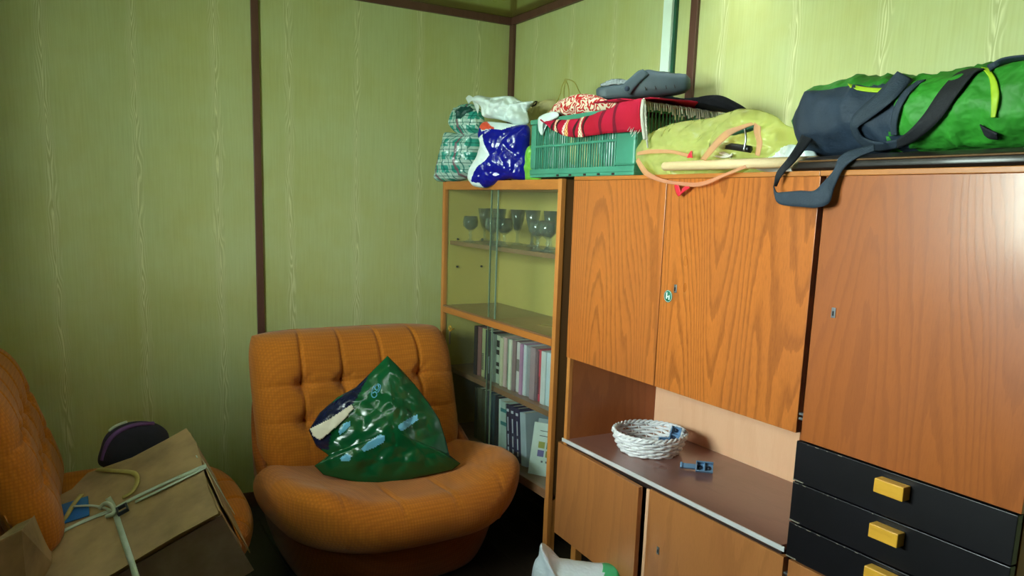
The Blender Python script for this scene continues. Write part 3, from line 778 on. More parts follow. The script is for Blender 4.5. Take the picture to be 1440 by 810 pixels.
# ------------------------------------------------------------------ armchairs
def armchair(label, loc, rz, arm=.105, drop=0.0, wing=.45):
    t = thing('armchair', label, 'armchair', loc, 'orange upholstered lounge armchairs', rz)
    # shell: one sheet all round, low in front and high behind
    na, nz = 96, 18; rows = []
    for i in range(nz + 1):
        f = i / nz; row = []
        for k in range(na):
            a = 2 * math.pi * k / na          # a=0 -> +x ; pi/2 -> back
            sn = math.sin(a)
            top = .22 + .50 * max(0, min(1, (sn + wing) / (.8 + wing))) ** 1.3
            z = .02 + (top - .02) * f
            g = min(1, z / .34) ** .55
            hx = .345 + .115 * g; hy = .33 + .12 * g
            ex_ = 2 / 3.0
            cx_ = math.copysign(abs(math.cos(a)) ** ex_, math.cos(a)); sy_ = math.copysign(abs(sn) ** ex_, sn)
            lean = max(0, z - .34) * .42 * max(0, sn)
            row.append(V((hx * cx_, hy * sy_ + .02 + lean, z)))
        row.append(row[0].copy()); rows.append(row)
    n = na; vs = [p for r in rows for p in r[:na]]
    fs = [(i * n + k, i * n + (k + 1) % n, (i + 1) * n + (k + 1) % n, (i + 1) * n + k) for i in range(nz) for k in range(n)]
    fs.append(tuple(range(n))[::-1])
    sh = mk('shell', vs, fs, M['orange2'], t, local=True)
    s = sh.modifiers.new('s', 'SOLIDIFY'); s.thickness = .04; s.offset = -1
    # back cushion
    A, H, TH = .435, .60, .15
    ns_, nt = 190, 110; seams = (-.255, -.085, .085, .255); trow = (.37, .22)
    vs, fs = [], []
    def front(s_, t_):
        es = max(0, 1 - abs(s_ / A) ** 7) ** .42; tt = (t_ / H) * 2 - 1; et = max(0, 1 - abs(tt) ** 9) ** .42
        h = TH * es * et * (.86 + .14 * t_ / H)
        up = 1 if t_ > .1 else max(0, t_ / .1)
        for q in seams: h -= .013 * math.exp(-((s_ - q) / .0075) ** 2) * up * (1 if t_ > .2 else .4)
        for r in trow:
            h -= .007 * math.exp(-((t_ - r) / .010) ** 2) * es
            for q in seams:
                d2_ = (s_ - q) ** 2 + (t_ - r) ** 2
                h -= .040 * math.exp(-d2_ / .0011) * 1
                an = math.atan2(t_ - r, s_ - q)
                h += .004 * math.cos(an * 7 + q * 9) * math.exp(-d2_ / .0028)
        return h
    for side in (0, 1):
        for j in range(nt + 1):
            for i in range(ns_ + 1):
                s_ = -A + 2 * A * (i / ns_); t_ = H * j / nt
                # cluster towards borders
                s_ = A * math.sin(math.pi / 2 * (s_ / A)) if True else s_
                yy = -front(s_, t_) if side == 0 else .03 * max(0, 1 - abs(s_ / A) ** 6) ** .5 * max(0, 1 - abs(2 * t_ / H - 1) ** 6) ** .5
                tt_ = t_ + (.0)
                tn = 2 * t_ / H - 1; sn_ = s_ / A; s_ = s_ * (1 - .07 * abs(tn) ** 5); t_ = H / 2 + (t_ - H / 2) * (1 - .07 * abs(sn_) ** 5); flare = 1
                bow = -.05 * (s_ / A) ** 2 * .6
                # lean and roll the head part back
                th = .34; c_, s2 = math.cos(th), math.sin(th)
                roll = max(0, (t_ - H * .72) / (H * .28)) ** 2 * .035
                y2 = (yy + roll + bow); z2 = t_
                vs.append(V((s_ * flare, .185 + z2 * s2 + y2 * c_, .315 + z2 * c_ - y2 * s2 * .6)))
    W1 = ns_ + 1; off = (nt + 1) * W1
    for side in (0, 1):
        for j in range(nt):
            for i in range(ns_):
                a = side * off + j * W1 + i; fs.append((a, a + 1, a + W1 + 1, a + W1))
    for i in range(ns_):
        fs.append((i, i + 1, off + i + 1, off + i)); a = nt * W1 + i; fs.append((a, a + 1, off + a + 1, off + a))
    for j in range(nt):
        a = j * W1; fs.append((a, a + W1, off + a + W1, off + a)); a += ns_; fs.append((a, a + W1, off + a + W1, off + a))
    mk('backrest', vs, fs, M['orange'], t, local=True)
    th = .34
    for r in trow:
        for q in seams:
            yy = -(front(q, r) + .002); y2 = yy - .05 * (q / A) ** 2 * .6
            p = V((q, .185 + r * math.sin(th) + y2 * math.cos(th), .315 + r * math.cos(th) - y2 * math.sin(th) * .6))
            b_ = lathed([(.0001, -.006), (.009, -.005), (.012, 0), (.009, .005), (.0001, .006)], (0, 0, 0), 14)
            R = Matrix.Rotation(math.pi / 2 - th, 3, 'X')
            mk('button', [p + R @ v for v in b_[0]], b_[1], M['orange2'], t, local=True)
    # seat cushion: a thick rounded bun with raised arms at both sides
    na, nr = 400, 56; vs, fs = [], []
    prof = []
    for i in range(nr + 1):
        u = i / nr
        if u < .5:
            r = u / .5 * .86; z = None
        prof.append(u)
    def seat_pt(u, a):
        sn, cs_ = math.sin(a), math.cos(a)
        ex_ = 2 / 2.9
        X = math.copysign(abs(cs_) ** ex_, cs_); Y = math.copysign(abs(sn) ** ex_, sn)
        hx, hy = .49, .43
        side = abs(cs_) ** 1.5 * max(0, min(1, (.9 - sn) / .9))
        frontness = max(0, -sn)
        zt = .385 + .03 * frontness * 0
        armh = arm * math.exp(-((abs(X) - .86) / .28) ** 2) * max(0, min(1, (.65 - Y) / .9)) * (.35 + .65 * abs(cs_) ** .6)
        rr = .10
        if u < .55:
            r = u / .55 * (.80)
            z = .372 + .018 * (r / .8) ** 2
            ang = 0
        else:
            q = (u - .55) / .45; ang = q * math.pi * .92
            r = .80 + .20 * math.sin(ang) ** .9
            z = .39 - .088 * (1 - math.cos(ang))
        z += armh * (r ** 3) * (1 if u < .78 else max(0, (1.05 - u) / .27))
        if u < .92:
            z -= .009 * sum(math.exp(-((r * X * hx - q_) / .007) ** 2) for q_ in (-.30, -.1, .1, .30)) * frontness * min(1, max(0, (r - .3) * 4))
        z -= drop * (1 - r ** 4 * .6)
        return V((r * X * hx, r * Y * hy - .08, z))
    for i in range(nr + 1):
        for k in range(na):
            p = seat_pt(i / nr, 2 * math.pi * k / na)
            vs.append(p)
    for i in range(nr):
        for k in range(na): fs.append((i * na + k, i * na + (k + 1) % na, (i + 1) * na + (k + 1) % na, (i + 1) * na + k))
    fs.append(tuple(range(nr * na, nr * na + na)))
    vs2 = vs
    mk('seat', vs2, fs, M['orange'], t, local=True)
    return t
armchair('orange tufted armchair in the corner with a green plastic bag on it', (1.055, 2.85, 0), math.radians(1.5))
armchair('orange armchair at the left edge holding the taped cardboard box', (.035, 2.93, 0), math.radians(90), .0, .075, -.15)

# ------------------------------------------------------------------ green bag on the armchair
gb = thing('shopping_bag', 'crumpled dark green plastic shopping bag leaning on the corner armchair', 'bag', (1.0, 2.75, .40))
GP = V((1.03, 2.68, .42)); GN = V((-.22, -.93, .42))
out = [(545, 500), (560, 515), (583, 540), (602, 565), (618, 590), (626, 615), (632, 640), (648, 652), (636, 661), (605, 668), (570, 676), (530, 682), (490, 676), (455, 668), (442, 655), (462, 640),
       (445, 628), (434, 605), (450, 580), (475, 558), (500, 545), (520, 525)]
P1 = [(545, 500), (560, 515), (583, 540), (602, 565), (618, 590), (626, 615), (632, 640), (650, 652), (636, 663), (605, 670), (570, 678), (530, 684), (490, 680), (440, 660), (470, 634), (462, 632), (470, 600), (478, 590), (500, 570), (520, 530)]
navy = [(425, 610), (432, 598), (455, 575), (480, 558), (515, 525), (523, 520), (508, 548), (496, 570), (478, 588), (465, 608), (462, 633), (440, 630)]
white = [(436, 604), (470, 590), (492, 572), (490, 578), (470, 600), (452, 618), (438, 612)]
bag = pillow('bag_body', out, (GP, GN), .075, [M['baggreen'], M['bagnavy']], gb, back=.09, rings=34, nres=9, crump=.022, cs=6, seed=3.2, pw=1.6, ex=.7, lin=True, cf=crinkle, center=(550, 610),
       paint=[(navy, 1)])
paper = [(436, 603), (462, 590), (494, 569), (497, 574), (482, 592), (466, 606), (450, 619), (440, 613)]
def on_bag(pts, off=.004):
    return [atp(x, y, GP, GN) for x, y in pts]
# printed marks: projected on the front of the bag
dg = None
bpy.context.view_layer.update()
from mathutils.bvhtree import BVHTree
def bvh_of(o):
    me = o.data; mw = o.matrix_world
    return BVHTree.FromPolygons([mw @ v.co for v in me.vertices], [tuple(p.vertices) for p in me.polygons])
def decal(name, poly, surf, mat, parent, off=.0025, n=12):
    """a printed patch that follows the surface it is printed on"""
    xs = [p[0] for p in poly]; ys = [p[1] for p in poly]
    tree = surf; st = 1.5
    nx = int((max(xs) - min(xs)) / st) + 2; ny = int((max(ys) - min(ys)) / st) + 2
    idx = {}; vs, fs = [], []
    for j in range(ny):
        for i in range(nx):
            x = min(xs) + i * st; y = min(ys) + j * st
            d = ray(x, y).normalized(); h = tree.ray_cast(CAM, d)
            if h[0] is not None: idx[i, j] = len(vs); vs.append(h[0] - d * off)
    for j in range(ny - 1):
        for i in range(nx - 1):
            if pip(min(xs) + (i + .5) * st, min(ys) + (j + .5) * st, poly) and all(k in idx for k in ((i, j), (i + 1, j), (i + 1, j + 1), (i, j + 1))):
                fs.append((idx[i, j], idx[i + 1, j], idx[i + 1, j + 1], idx[i, j + 1]))
    if fs: return mk(name, vs, fs, mat, parent)
bb = bvh_of(bag)
def ringpoly(cx_, cy_, rx, ry, rot=0, n=14, a0=0, a1=2 * math.pi):
    return [(cx_ + rx * math.cos(a) * math.cos(rot) - ry * math.sin(a) * math.sin(rot), cy_ + rx * math.cos(a) * math.sin(rot) + ry * math.sin(a) * math.cos(rot)) for a in [a0 + (a1 - a0) * i / n for i in range(n)]]
decal('print_mark', [(560, 598), (575, 588), (587, 583), (588, 590), (575, 600), (566, 606), (561, 604)], bb, M['bagprint'], gb)
decal('print_mark', [(508, 632), (520, 620), (535, 611), (541, 613), (540, 622), (525, 630), (512, 635)], bb, M['bagprint'], gb)
decal('print_mark', [(476, 606), (484, 595), (493, 592), (493, 598), (486, 606), (478, 611)], bb, M['bagprint'], gb)
decal('print_mark', [(478, 644), (488, 638), (494, 641), (492, 648), (480, 648)], bb, M['bagprint'], gb)
def stroke(name, pts, r, surf, mat, parent):
    P_ = []
    for x, y in pts:
        d = ray(x, y).normalized(); h = surf.ray_cast(CAM, d)
        if h[0] is not None: P_.append(h[0] - d * .001)
    if len(P_) > 2: tube(name, smooth_path(P_, 3), r, mat, parent, 5)
pz = decal('paper_sheet', paper, bb, M['paperwhite'], gb, off=.012); pz['label'] = 'cream paper sticking out of the bag'; pz.modifiers.new('s', 'SOLIDIFY').thickness = .002
stroke('printed_digit', [(526, 543), (523, 551), (523, 557), (527, 559), (530, 555), (528, 551), (524, 553)], .0022, bb, M['bagprint'], gb)
stroke('printed_digit', [(530, 541), (527, 545), (530, 549), (533, 545), (531, 540), (535, 542), (534, 548), (531, 552)], .0022, bb, M['bagprint'], gb)

# ------------------------------------------------------------------ things on the left armchair
bt = thing('cardboard_box', 'worn cardboard box tied with pale tape on the left armchair', 'box', (.1, 2.6, .35))
A = V((.335, 2.87, .60)); B = V((.357, 2.30, .505)); E1 = A - B
e2 = V((-.285, 0, -.13)).normalized(); nn = E1.cross(e2).normalized()
if nn.z < 0: nn = -nn
L2 = .50
vs, fs = obox(B, E1, e2 * L2, -nn * .16); cb_ = mk('carton', vs, fs, M['card'], bt, smooth=False, bevel=.006)
# the front end panel, greyer, set proud of the carton
e1n = E1.normalized()
vs, fs = obox(B - e1n * .004 - nn * .012 + e2 * .004, -e1n * .004, e2 * (L2 - .02), -nn * .235); mk('end_flap', vs, fs, M['cardgrey'], bt, smooth=False)['label'] = 'greyish end flap'
vs, fs = obox(B + V((.002, 0, 0)) + e1n * .02 - e2 * .006 - nn * .003, e1n * (E1.length - .05), -e2 * .003 , -nn * .20); mk('long_flap', vs, fs, M['card'], bt, smooth=False)
def top(px, py, h=.004): return atp(px, py, B + nn * h, nn)
def strip(name, pts, hw, mat, par, h=.005, h2=None, thick=.002):
    P_ = smooth_path([top(x, y, h + (0 if len(q) == 0 else q[0])) for x, y, *q in pts], 5)
    rows = []
    for i, p in enumerate(P_):
        t_ = (P_[min(i + 1, len(P_) - 1)] - P_[max(i - 1, 0)]).normalized(); s_ = t_.cross(nn).normalized()
        rows.append([p - s_ * hw, p, p + s_ * hw])
    return sheet(name, rows, mat, par, thick)
# flap over the top with a torn edge
fl_ = [top(x, y, .010) for x, y in ((60, 730), (123, 665), (195, 640), (262, 602), (276, 622), (294, 690), (307, 722), (250, 752), (160, 806), (60, 860))]
cen = sum(fl_, V((0, 0, 0))) / len(fl_)
vs = fl_ + [p - nn * .004 for p in fl_]; n = len(fl_)
fs = [tuple(range(n)), tuple(range(2 * n - 1, n - 1, -1))] + [(i, (i + 1) % n, n + (i + 1) % n, n + i) for i in range(n)]
mk('top_flap', vs, fs, M['card'], bt, smooth=False)
# raised left flap
lf = [top(70, 700, .014), top(72, 790, .016), top(40, 850, .018), aty(-40, 880, 2.12), aty(-60, 800, 2.16), aty(-30, 775, 2.2), aty(30, 745, 2.28)]
vs = lf + [p - nn * .004 for p in lf]; n = len(lf)
fs = [tuple(range(n)), tuple(range(2 * n - 1, n - 1, -1))] + [(i, (i + 1) % n, n + (i + 1) % n, n + i) for i in range(n)]
mk('side_flap', vs, fs, M['card'], bt, smooth=False)
q = [top(72, 715, .013), top(124, 698, .013), top(126, 725, .013), top(74, 742, .013)]
vs = q + [p + nn * .002 for p in q]; fs = [(0, 1, 2, 3), (7, 6, 5, 4)] + [(i, (i + 1) % 4, 4 + (i + 1) % 4, 4 + i) for i in range(4)]
mk('blue_print', vs, fs, M['bluebox'], bt, smooth=False)
q = [(278, 598), (308, 722), (370, 815)]
# tape
strip('tape', [(290, 654), (240, 676), (185, 702), (160, 716), (120, 732), (80, 752), (40, 780), (15, 792), (0, 786)], .0085, M['tape'], bt, .013)
strip('tape', [(290, 657), (240, 682), (190, 706)], .006, M['tape'], bt, .016)
strip('tape', [(152, 700), (160, 715), (168, 740), (178, 770), (188, 800), (196, 830)], .0085, M['tape'], bt, .018)
strip('tape', [(103, 712), (125, 711), (142, 713), (158, 718)], .004, M['tape'], bt, .022)
strip('yellow_tape', [(136, 660), (160, 662), (188, 665), (193, 678), (185, 692), (172, 700)], .008, M['yellowtape'], bt, .016)
strip('yellow_tape', [(115, 695), (103, 710), (92, 728), (75, 745)], .009, M['yellowtape'], bt, .018)
# side tape running down the right side of the box
ed = A.lerp(B, .42)
pts = [ed + nn * .014, ed + V((.012, 0, .0)) - nn * .01, ed + V((.014, -.12, 0)) - nn * .06, ed + V((.016, -.2, 0)) - nn * .15]
ribbon('tape', [p + e1n * .008 for p in pts], [p - e1n * .008 for p in pts], M['tape'], bt, .002)
bk_ = [top(168, 700, .02), top(182, 708, .02), top(187, 727, .02), top(175, 735, .02), top(163, 722, .02)]
kp = top(174, 718, .022)
vs, fs = merge([obox(kp + e1n * .02 - e2 * .016, -e1n * .04, e2 * .006, nn * .012), obox(kp + e1n * .02 + e2 * .012, -e1n * .04, e2 * .006, nn * .012),
                obox(kp + e1n * .02 - e2 * .016, -e1n * .007, e2 * .03, nn * .012), obox(kp - e1n * .013 - e2 * .016, -e1n * .007, e2 * .03, nn * .012)])
mk('buckle', vs, fs, M['darkmetal'], bt, smooth=False, bevel=.002)
vs, fs = tubed(smooth_path([top(140, 715, .02), top(148, 708, .03), top(158, 712, .032), top(160, 722, .028), top(150, 726, .022)], 4), .007, 7)
mk('tape_knot', vs, fs, M['tape'], bt)
# cap
cp = thing('knitted_cap', 'dark cap with a purple rim behind the cardboard box', 'cap', (.15, 3.02, .5))
CPn = V((.1, -.95, .35)); CPp = V((.14, 3.0, .6))
pillow('cap_body', [(141, 655), (142, 628), (152, 608), (175, 595), (205, 592), (228, 600), (238, 615), (232, 640), (190, 660)], (CPp, CPn), .06, M['capdark'], cp, crump=.004)
Rm = smooth_path([atp(x, y, CPp, CPn) + V(CPn).normalized() * d_ for x, y, d_ in ((143, 648, .02), (149, 625, .035), (165, 608, .045), (190, 599, .045), (214, 597, .03))], 5)
tube('purple_rim', Rm, .008, M['purple'], cp, 8)
Rm = smooth_path([atp(x, y, CPp, CPn) + V(CPn).normalized() * d_ for x, y, d_ in ((153, 607, .01), (162, 600, .012), (178, 594, .012))], 5)
tube('pale_tab', Rm, .006, M['tape'], cp, 6)

# ------------------------------------------------------------------ things on the worktop
bc = V((1.745, 2.035, .5835)); bs = thing('wicker_basket', 'round white wicker basket on the brown worktop', 'basket', tuple(bc))
def wr(z): return .092 + .033 * (z / .065) ** .7
nst = 26; lst = []
for i in range(nst):
    a = 2 * math.pi * i / nst
    lst.append(tubed([bc + V((wr(z) * math.cos(a), wr(z) * math.sin(a), z + .003)) for z in (0.0, .02, .04, .062)], .0022, 5))
vs, fs = merge(lst); tag(mk('stakes', vs, fs, M['basket'], bs), kind='stuff')
for j in range(7):
    z = .006 + j * .0095; P_ = []
    for k in range(nst * 4):
        a = 2 * math.pi * k / (nst * 4)
        off = .0048 * math.cos(a * nst / 2 + (math.pi if j % 2 else 0))
        P_.append(bc + V(((wr(z) + off) * math.cos(a), (wr(z) + off) * math.sin(a), z + .002 * math.sin(a * 5 + j))))
    tube('weaver', P_, .0052, M['basket'], bs, 6, True)
for s_ in (0, 1):
    P_ = []
    for k in range(120):
        a = 2 * math.pi * k / 120; w2 = a * 20 + s_ * math.pi
        P_.append(bc + V(((wr(.065) + .004 * math.cos(w2)) * math.cos(a), (wr(.065) + .004 * math.cos(w2)) * math.sin(a), .071 + .004 * math.sin(w2))))
    tube('rim', P_, .0045, M['basket'], bs, 6, True)
lst = []
for j in range(9):
    r = .012 + j * .0105
    lst.append(tubed([bc + V((r * math.cos(2 * math.pi * k / 40), r * math.sin(2 * math.pi * k / 40), .006 + .0015 * math.cos(k * 2.0 + j * math.pi))) for k in range(40)], .0055, 5, True))
vs, fs = merge(lst); tag(mk('woven_base', vs, fs, M['basket'], bs), kind='stuff')
lst = []
for i in range(5):
    a = .6 + i * .9; p = bc + V((-.03, 0, .014)); q_ = p + V((.07 * math.cos(a), .07 * math.sin(a), .008 + .01 * i / 5))
    lst.append(tubed([p, (p + q_) / 2 + V((0, 0, .004)), q_], .0008, 5))
vs, fs = merge(lst); mk('loose_cane', vs, fs, M['wire'], bs)
def latch(name, label, px, py, z, ax, up, grp='cabinet hinges on the worktop', loc=None):
    p = V(loc) if loc else atz(px, py, z)
    ax = V(ax).normalized(); up = V(up).normalized(); sd_ = ax.cross(up).normalized(); up = sd_.cross(ax).normalized()
    t = thing(name, label, 'hinge', tuple(p), grp)
    vs, fs = merge([obox(p, ax * .045, sd_ * .016, up * .012), obox(p - ax * .004 - sd_ * .001, ax * .008, sd_ * .018, up * .016)])
    mk('hinge_arm', vs, fs, M['bluemetal'], t, smooth=False, bevel=.0015)
    a0 = p + ax * .046 - sd_ * .010
    vs, fs = merge([obox(a0, ax * .055, sd_ * .004, up * .020), obox(a0 + sd_ * .032, ax * .055, sd_ * .004, up * .020), obox(a0 + sd_ * .004, ax * .055, sd_ * .028, up * .004),
                    obox(a0 + sd_ * .004, ax * .004, sd_ * .028, up * .020), obox(a0 + sd_ * .004 + ax * .026, ax * .004, sd_ * .028, up * .016)])
    mk('mounting_plate', vs, fs, M['bluemetal'], t, smooth=False, bevel=.001)
    vs, fs = merge([tubed([a0 + ax * q_ + sd_ * .018 + up * .0045, a0 + ax * q_ + sd_ * .018 + up * .0075], .007, 12) for q_ in (.014, .042)])
    mk('screw', vs, fs, M['darkmetal'], t)
    return t
view = ROT @ V((1, 0, 0)); 
latch('cabinet_hinge', 'blue-grey metal hinge lying on the worktop beside the basket', 0, 0, 0, (.72, -.69, 0), (-.55, -.55, .62), loc=atz(958, 657, .586) + V((0, 0, .012)))
latch('cabinet_hinge', 'blue-grey metal hinge lying flat inside the wicker basket', 0, 0, 0, (.75, -.66, .05), (-.4, -.4, .8), loc=bc + V((-.005, .015, .028)))
latch('cabinet_hinge', 'blue-grey metal hinge standing upright against the basket rim', 0, 0, 0, (.12, -.12, .95), (-.7, -.7, .1), loc=bc + V((.04, -.055, .002)))

# ------------------------------------------------------------------ on top of the cabinets
ZT = 1.5225
# teal plaid bag
pb = thing('plaid_bag', 'teal and white plaid plastic bag at the left end of the cabinet top', 'bag', (1.66, 3.25, 1.516))
pillow('bag_body', [(613, 253), (616, 232), (622, 205), (627, 188), (633, 186), (655, 189), (676, 184), (681, 200), (677, 225), (668, 246), (650, 254), (630, 256)], ((1.66, 3.2, 1.6), (-.8, -.6, 0)), .07, M['plaid'], pb,
       rings=20, crump=.014, cs=16, seed=1, pw=2.6)
pm = pillow('bag_mouth', [(632, 176), (634, 162), (640, 153), (655, 147), (668, 148), (677, 156), (681, 168), (680, 182), (664, 190), (645, 189)], ((1.62, 3.2, 1.7), (-.8, -.6, .25)), .05, [M['plaid'], M['tealdark']], pb,
            rings=22, crump=.014, cs=22, seed=4, paint=[([(646, 160), (655, 154), (667, 154), (671, 160), (662, 166), (655, 172), (647, 172)], 1)])
# white and blue bag
wbg = thing('plastic_bag', 'shiny white and dark blue plastic bag beside the plaid bag', 'bag', (1.62, 2.85, 1.516))
outb = [(663, 258), (659, 246), (672, 220), (677, 200), (674, 186), (680, 172), (700, 172), (725, 175), (744, 178), (744, 210), (743, 250), (715, 252), (700, 258), (684, 264), (670, 263)]
pillow('bag_body', outb, ((1.57, 2.85, 1.6), (-.85, -.53, 0)), .055, [M['bagblue'], M['bagwhite'], M['bagred']], wbg, rings=40, nres=12, crump=.009, cs=13, cf=crinkle, seed=5, pw=2.6,
       paint=[([(650, 270), (650, 240), (668, 215), (676, 198), (686, 190), (690, 205), (697, 219), (690, 228), (680, 235), (672, 245), (668, 256), (680, 258), (684, 268)], 1),
              ([(676, 160), (750, 160), (750, 175), (730, 176), (712, 184), (700, 182), (684, 186), (676, 176)], 1), ([(670, 166), (679, 166), (690, 174), (702, 182), (684, 184), (672, 176)], 2)])
pillow('bag_top', [(664, 140), (672, 134), (690, 137), (712, 135), (722, 136), (735, 143), (751, 143), (742, 155), (744, 172), (733, 178), (715, 172), (700, 168), (680, 164), (676, 150)], ((1.60, 2.85, 1.7), (-.85, -.53, 0)), .05,
       M['bagwhite'], wbg, rings=24, crump=.022, cs=13, cf=crinkle, seed=8)['label'] = 'crumpled white top of the bag'
ribbon('bag_handle', [atx(x, y, 1.60) for x, y in ((655, 138), (660, 134), (668, 140), (674, 150))], [atx(x, y, 1.60) for x, y in ((659, 146), (664, 142), (668, 150), (672, 160))], M['bagwhite'], wbg, .002)
# cream cloth bag behind and green bag
cbg = thing('cloth_bag', 'cream cloth bag behind the crate against the wall', 'bag', (1.86, 2.85, 1.516))
pillow('bag_body', [(738, 250), (742, 160), (752, 146), (770, 141), (782, 140), (790, 150), (800, 158), (798, 250)], ((1.84, 2.8, 1.6), (-1, 0, 0)), .06, M['cream'], cbg, crump=.012, seed=4, pw=6)
mk('bag_tie', *tubed(smooth_path([atx(x, y, 1.78) for x, y in ((748, 150), (751, 144), (755, 143), (753, 147), (750, 149))], 4), .003), M['dark'], cbg)
gsb = thing('green_bag', 'light green plastic bag squeezed between the blue bag and the crate', 'bag', (1.66, 2.66, 1.516))
pillow('bag_body', [(741, 254), (741, 225), (745, 208), (750, 205), (756, 225), (760, 254)], ((1.64, 2.66, 1.6), (-1, 0, 0)), .03, M['sprig'], gsb, crump=.008, rings=10)
# wire hangers
hg = thing('wire_hanger', 'thin wire hanger hook sticking up behind the red patterned cloth', 'hanger', (1.85, 2.45, 1.6))
tube('hanger_hook', smooth_path([atx(x, y, 1.8) for x, y in ((799, 150), (800, 130), (798, 118), (794, 112), (800, 112), (808, 116), (814, 128), (820, 138))], 5), .0022, M['wire'], hg)
tube('hanger_arm', smooth_path([atx(x, y, 1.8) for x, y in ((782, 145), (788, 132), (790, 122), (794, 114))], 5), .0022, M['wire'], hg)
tube('hanger_arm', smooth_path([atx(x, y, 1.82) for x, y in ((797, 146), (793, 138), (794, 120), (797, 113))], 5), .0022, M['wire'], hg)
# crate
cr = thing('plastic_crate', 'green slatted plastic crate on top of the cabinets', 'crate', (1.76, 2.29, ZT))
cx0, cx1, cy0, cy1, cz0, cz1 = 1.560, 1.930, 1.975, 2.605, ZT + .001, 1.735
t_ = .006
boxes('crate_floor', [(cx0, cx1, cy0, cy1, cz0, cz0 + .012)], M['crate'], cr, .002)
band = [(cx0, cx1, cy0, cy1)]
def rimbox(z0, z1, o=0.0):
    return [(cx0 - o, cx0 + t_, cy0 - o, cy1 + o, z0, z1), (cx1 - t_, cx1 + o, cy0 - o, cy1 + o, z0, z1), (cx0 + t_, cx1 - t_, cy0 - o, cy0 + t_, z0, z1), (cx0 + t_, cx1 - t_, cy1 - t_, cy1 + o, z0, z1)]
boxes('lower_band', rimbox(cz0 + .012, cz0 + .030, .001), M['crate'], cr, .001)
boxes('upper_rim', rimbox(cz1 - .016, cz1, .004), M['crate'], cr, .0015)
boxes('middle_band', rimbox(cz0 + .108, cz0 + .116, .0015), M['crate'], cr, .001)
tag(boxes('foot_notch', [(cx0 - .0016, cx0 - .0011, y - .008, y + .008, cz0 + .002, cz0 + .009) for y in (2.08, 2.16, 2.24, 2.33, 2.41)], M['dark'], cr), kind='stuff')
for q_ in [(cx0 - .002, cx0 + .04, cy0 - .002, cy0 + .10, cz0 + .03, cz1 - .016), (cx0 - .002, cx0 + .03, cy1 - .035, cy1 + .002, cz0 + .03, cz1 - .016),
                      (cx1 - .03, cx1 + .002, cy0 - .002, cy0 + .03, cz0 + .03, cz1 - .016), (cx1 - .03, cx1 + .002, cy1 - .03, cy1 + .002, cz0 + .03, cz1 - .016)]: boxes('corner_post', [q_], M['crate'], cr, .008)
bays = 7; ya_, yb_ = cy0 + .10, cy1 - .035; bwd = (yb_ - ya_) / bays
boxes('rib', [(cx0 - .002, cx0 + .006, ya_ + i * bwd - .003, ya_ + i * bwd + .003, cz0 + .03, cz1 - .016) for i in range(bays + 1)], M['crate'], cr, .0008)
lst = []
for i in range(bays):
    for k in range(1, 5):
        y = ya_ + i * bwd + bwd * k / 5; lst.append((cx0 + .0, cx0 + .004, y - .0022, y + .0022, cz0 + .03, cz1 - .016))
nx_ = 5
for i in range(22):
    x = cx0 + .045 + i * .0145; 
    if x < cx1 - .035: lst += [(x, x + .005, cy0, cy0 + .004, cz0 + .03, cz1 - .016), (x, x + .005, cy1 - .004, cy1, cz0 + .03, cz1 - .016)]
for i in range(36):
    y = cy0 + .035 + i * .0155; lst.append((cx1 - .004, cx1, y, y + .005, cz0 + .03, cz1 - .016))
tag(boxes('slat', lst, M['crate'], cr), kind='stuff')
# things in the crate
for i, (y_, c_, l) in enumerate(((2.48, 'bagwhite', 'pale crumpled bag showing through the left slats of the crate'), (2.33, 'cream', 'cream cloth bundle in the middle of the crate'), (2.14, 'bagwhite', 'white bundle in the right end of the crate'))):
    tb = thing('cloth_bundle', l, 'cloth', (1.74, y_, cz0 + .013))
    vs, fs = [], []
    n1, n2 = 18, 24
    for a in range(n1 + 1):
        for b_ in range(n2):
            th, ph = math.pi * a / n1, 2 * math.pi * b_ / n2
            d = V((math.sin(th) * math.cos(ph), math.sin(th) * math.sin(ph), math.cos(th)))
            sg = V([math.copysign(abs(q_) ** .6, q_) for q_ in d])
            vs.append(V((1.74, y_, cz0 + .11)) + V((sg.x * .172, sg.y * .080, sg.z * .092)) * (1 + .10 * ridge(d + V((i, 0, 0)), 2.4, i)))
    for a in range(n1):
        for b_ in range(n2): fs.append((a * n2 + b_, a * n2 + (b_ + 1) % n2, (a + 1) * n2 + (b_ + 1) % n2, (a + 1) * n2 + b_))
    mk('bundle_body', vs, fs, M[c_], tb)
# white cloth tuft at left corner of crate
wt_ = thing('white_rag', 'white frayed rag hanging over the left corner of the crate', 'rag', (1.56, 2.58, 1.70))
pillow('rag_body', [(757, 168), (760, 163), (772, 158), (782, 157), (786, 163), (776, 170), (766, 174), (764, 188), (761, 190), (757, 180)], ((1.548, 2.5, 1.7), (-1, 0, 0)), .010, M['bagwhite'], wt_, back=.004, crump=.006, rings=8, nres=5)
# crimson woven rug over the crate
rg = thing('woven_rug', 'crimson striped woven rug with white fringe draped over the crate', 'rug', (1.65, 2.15, 1.72))
rows = []; NU = 44
hem = [(764, 170), (772, 178), (785, 187), (800, 192), (815, 193), (830, 191), (850, 188), (875, 186), (904, 185)]
topl = [(764, 168), (773, 169), (785, 169), (800, 169), (815, 167), (832, 162), (855, 154), (876, 144), (904, 139)]
hp = smooth_path([atx(x, y, 1.543) for x, y in hem], 6); tp = smooth_path([atx(x, y, 1.552) for x, y in topl], 6)
for i in range(len(hp)):
    a, b_ = hp[i], tp[i]; row = []
    for k in range(9):
        f = k / 8; p = a.lerp(b_, f); p.x -= .010 * math.sin(f * math.pi) + .004 * math.sin(i * .9 + f * 3); row.append(p)
    for k in range(1, 7):
        row.append(b_ + V((.045 * k, 0, .012 * math.sin(k * .5) + .004 * math.sin(i * .7 + k))))
    rows.append(row)
sheet('rug_cloth', rows, M['rug'], rg, .004)
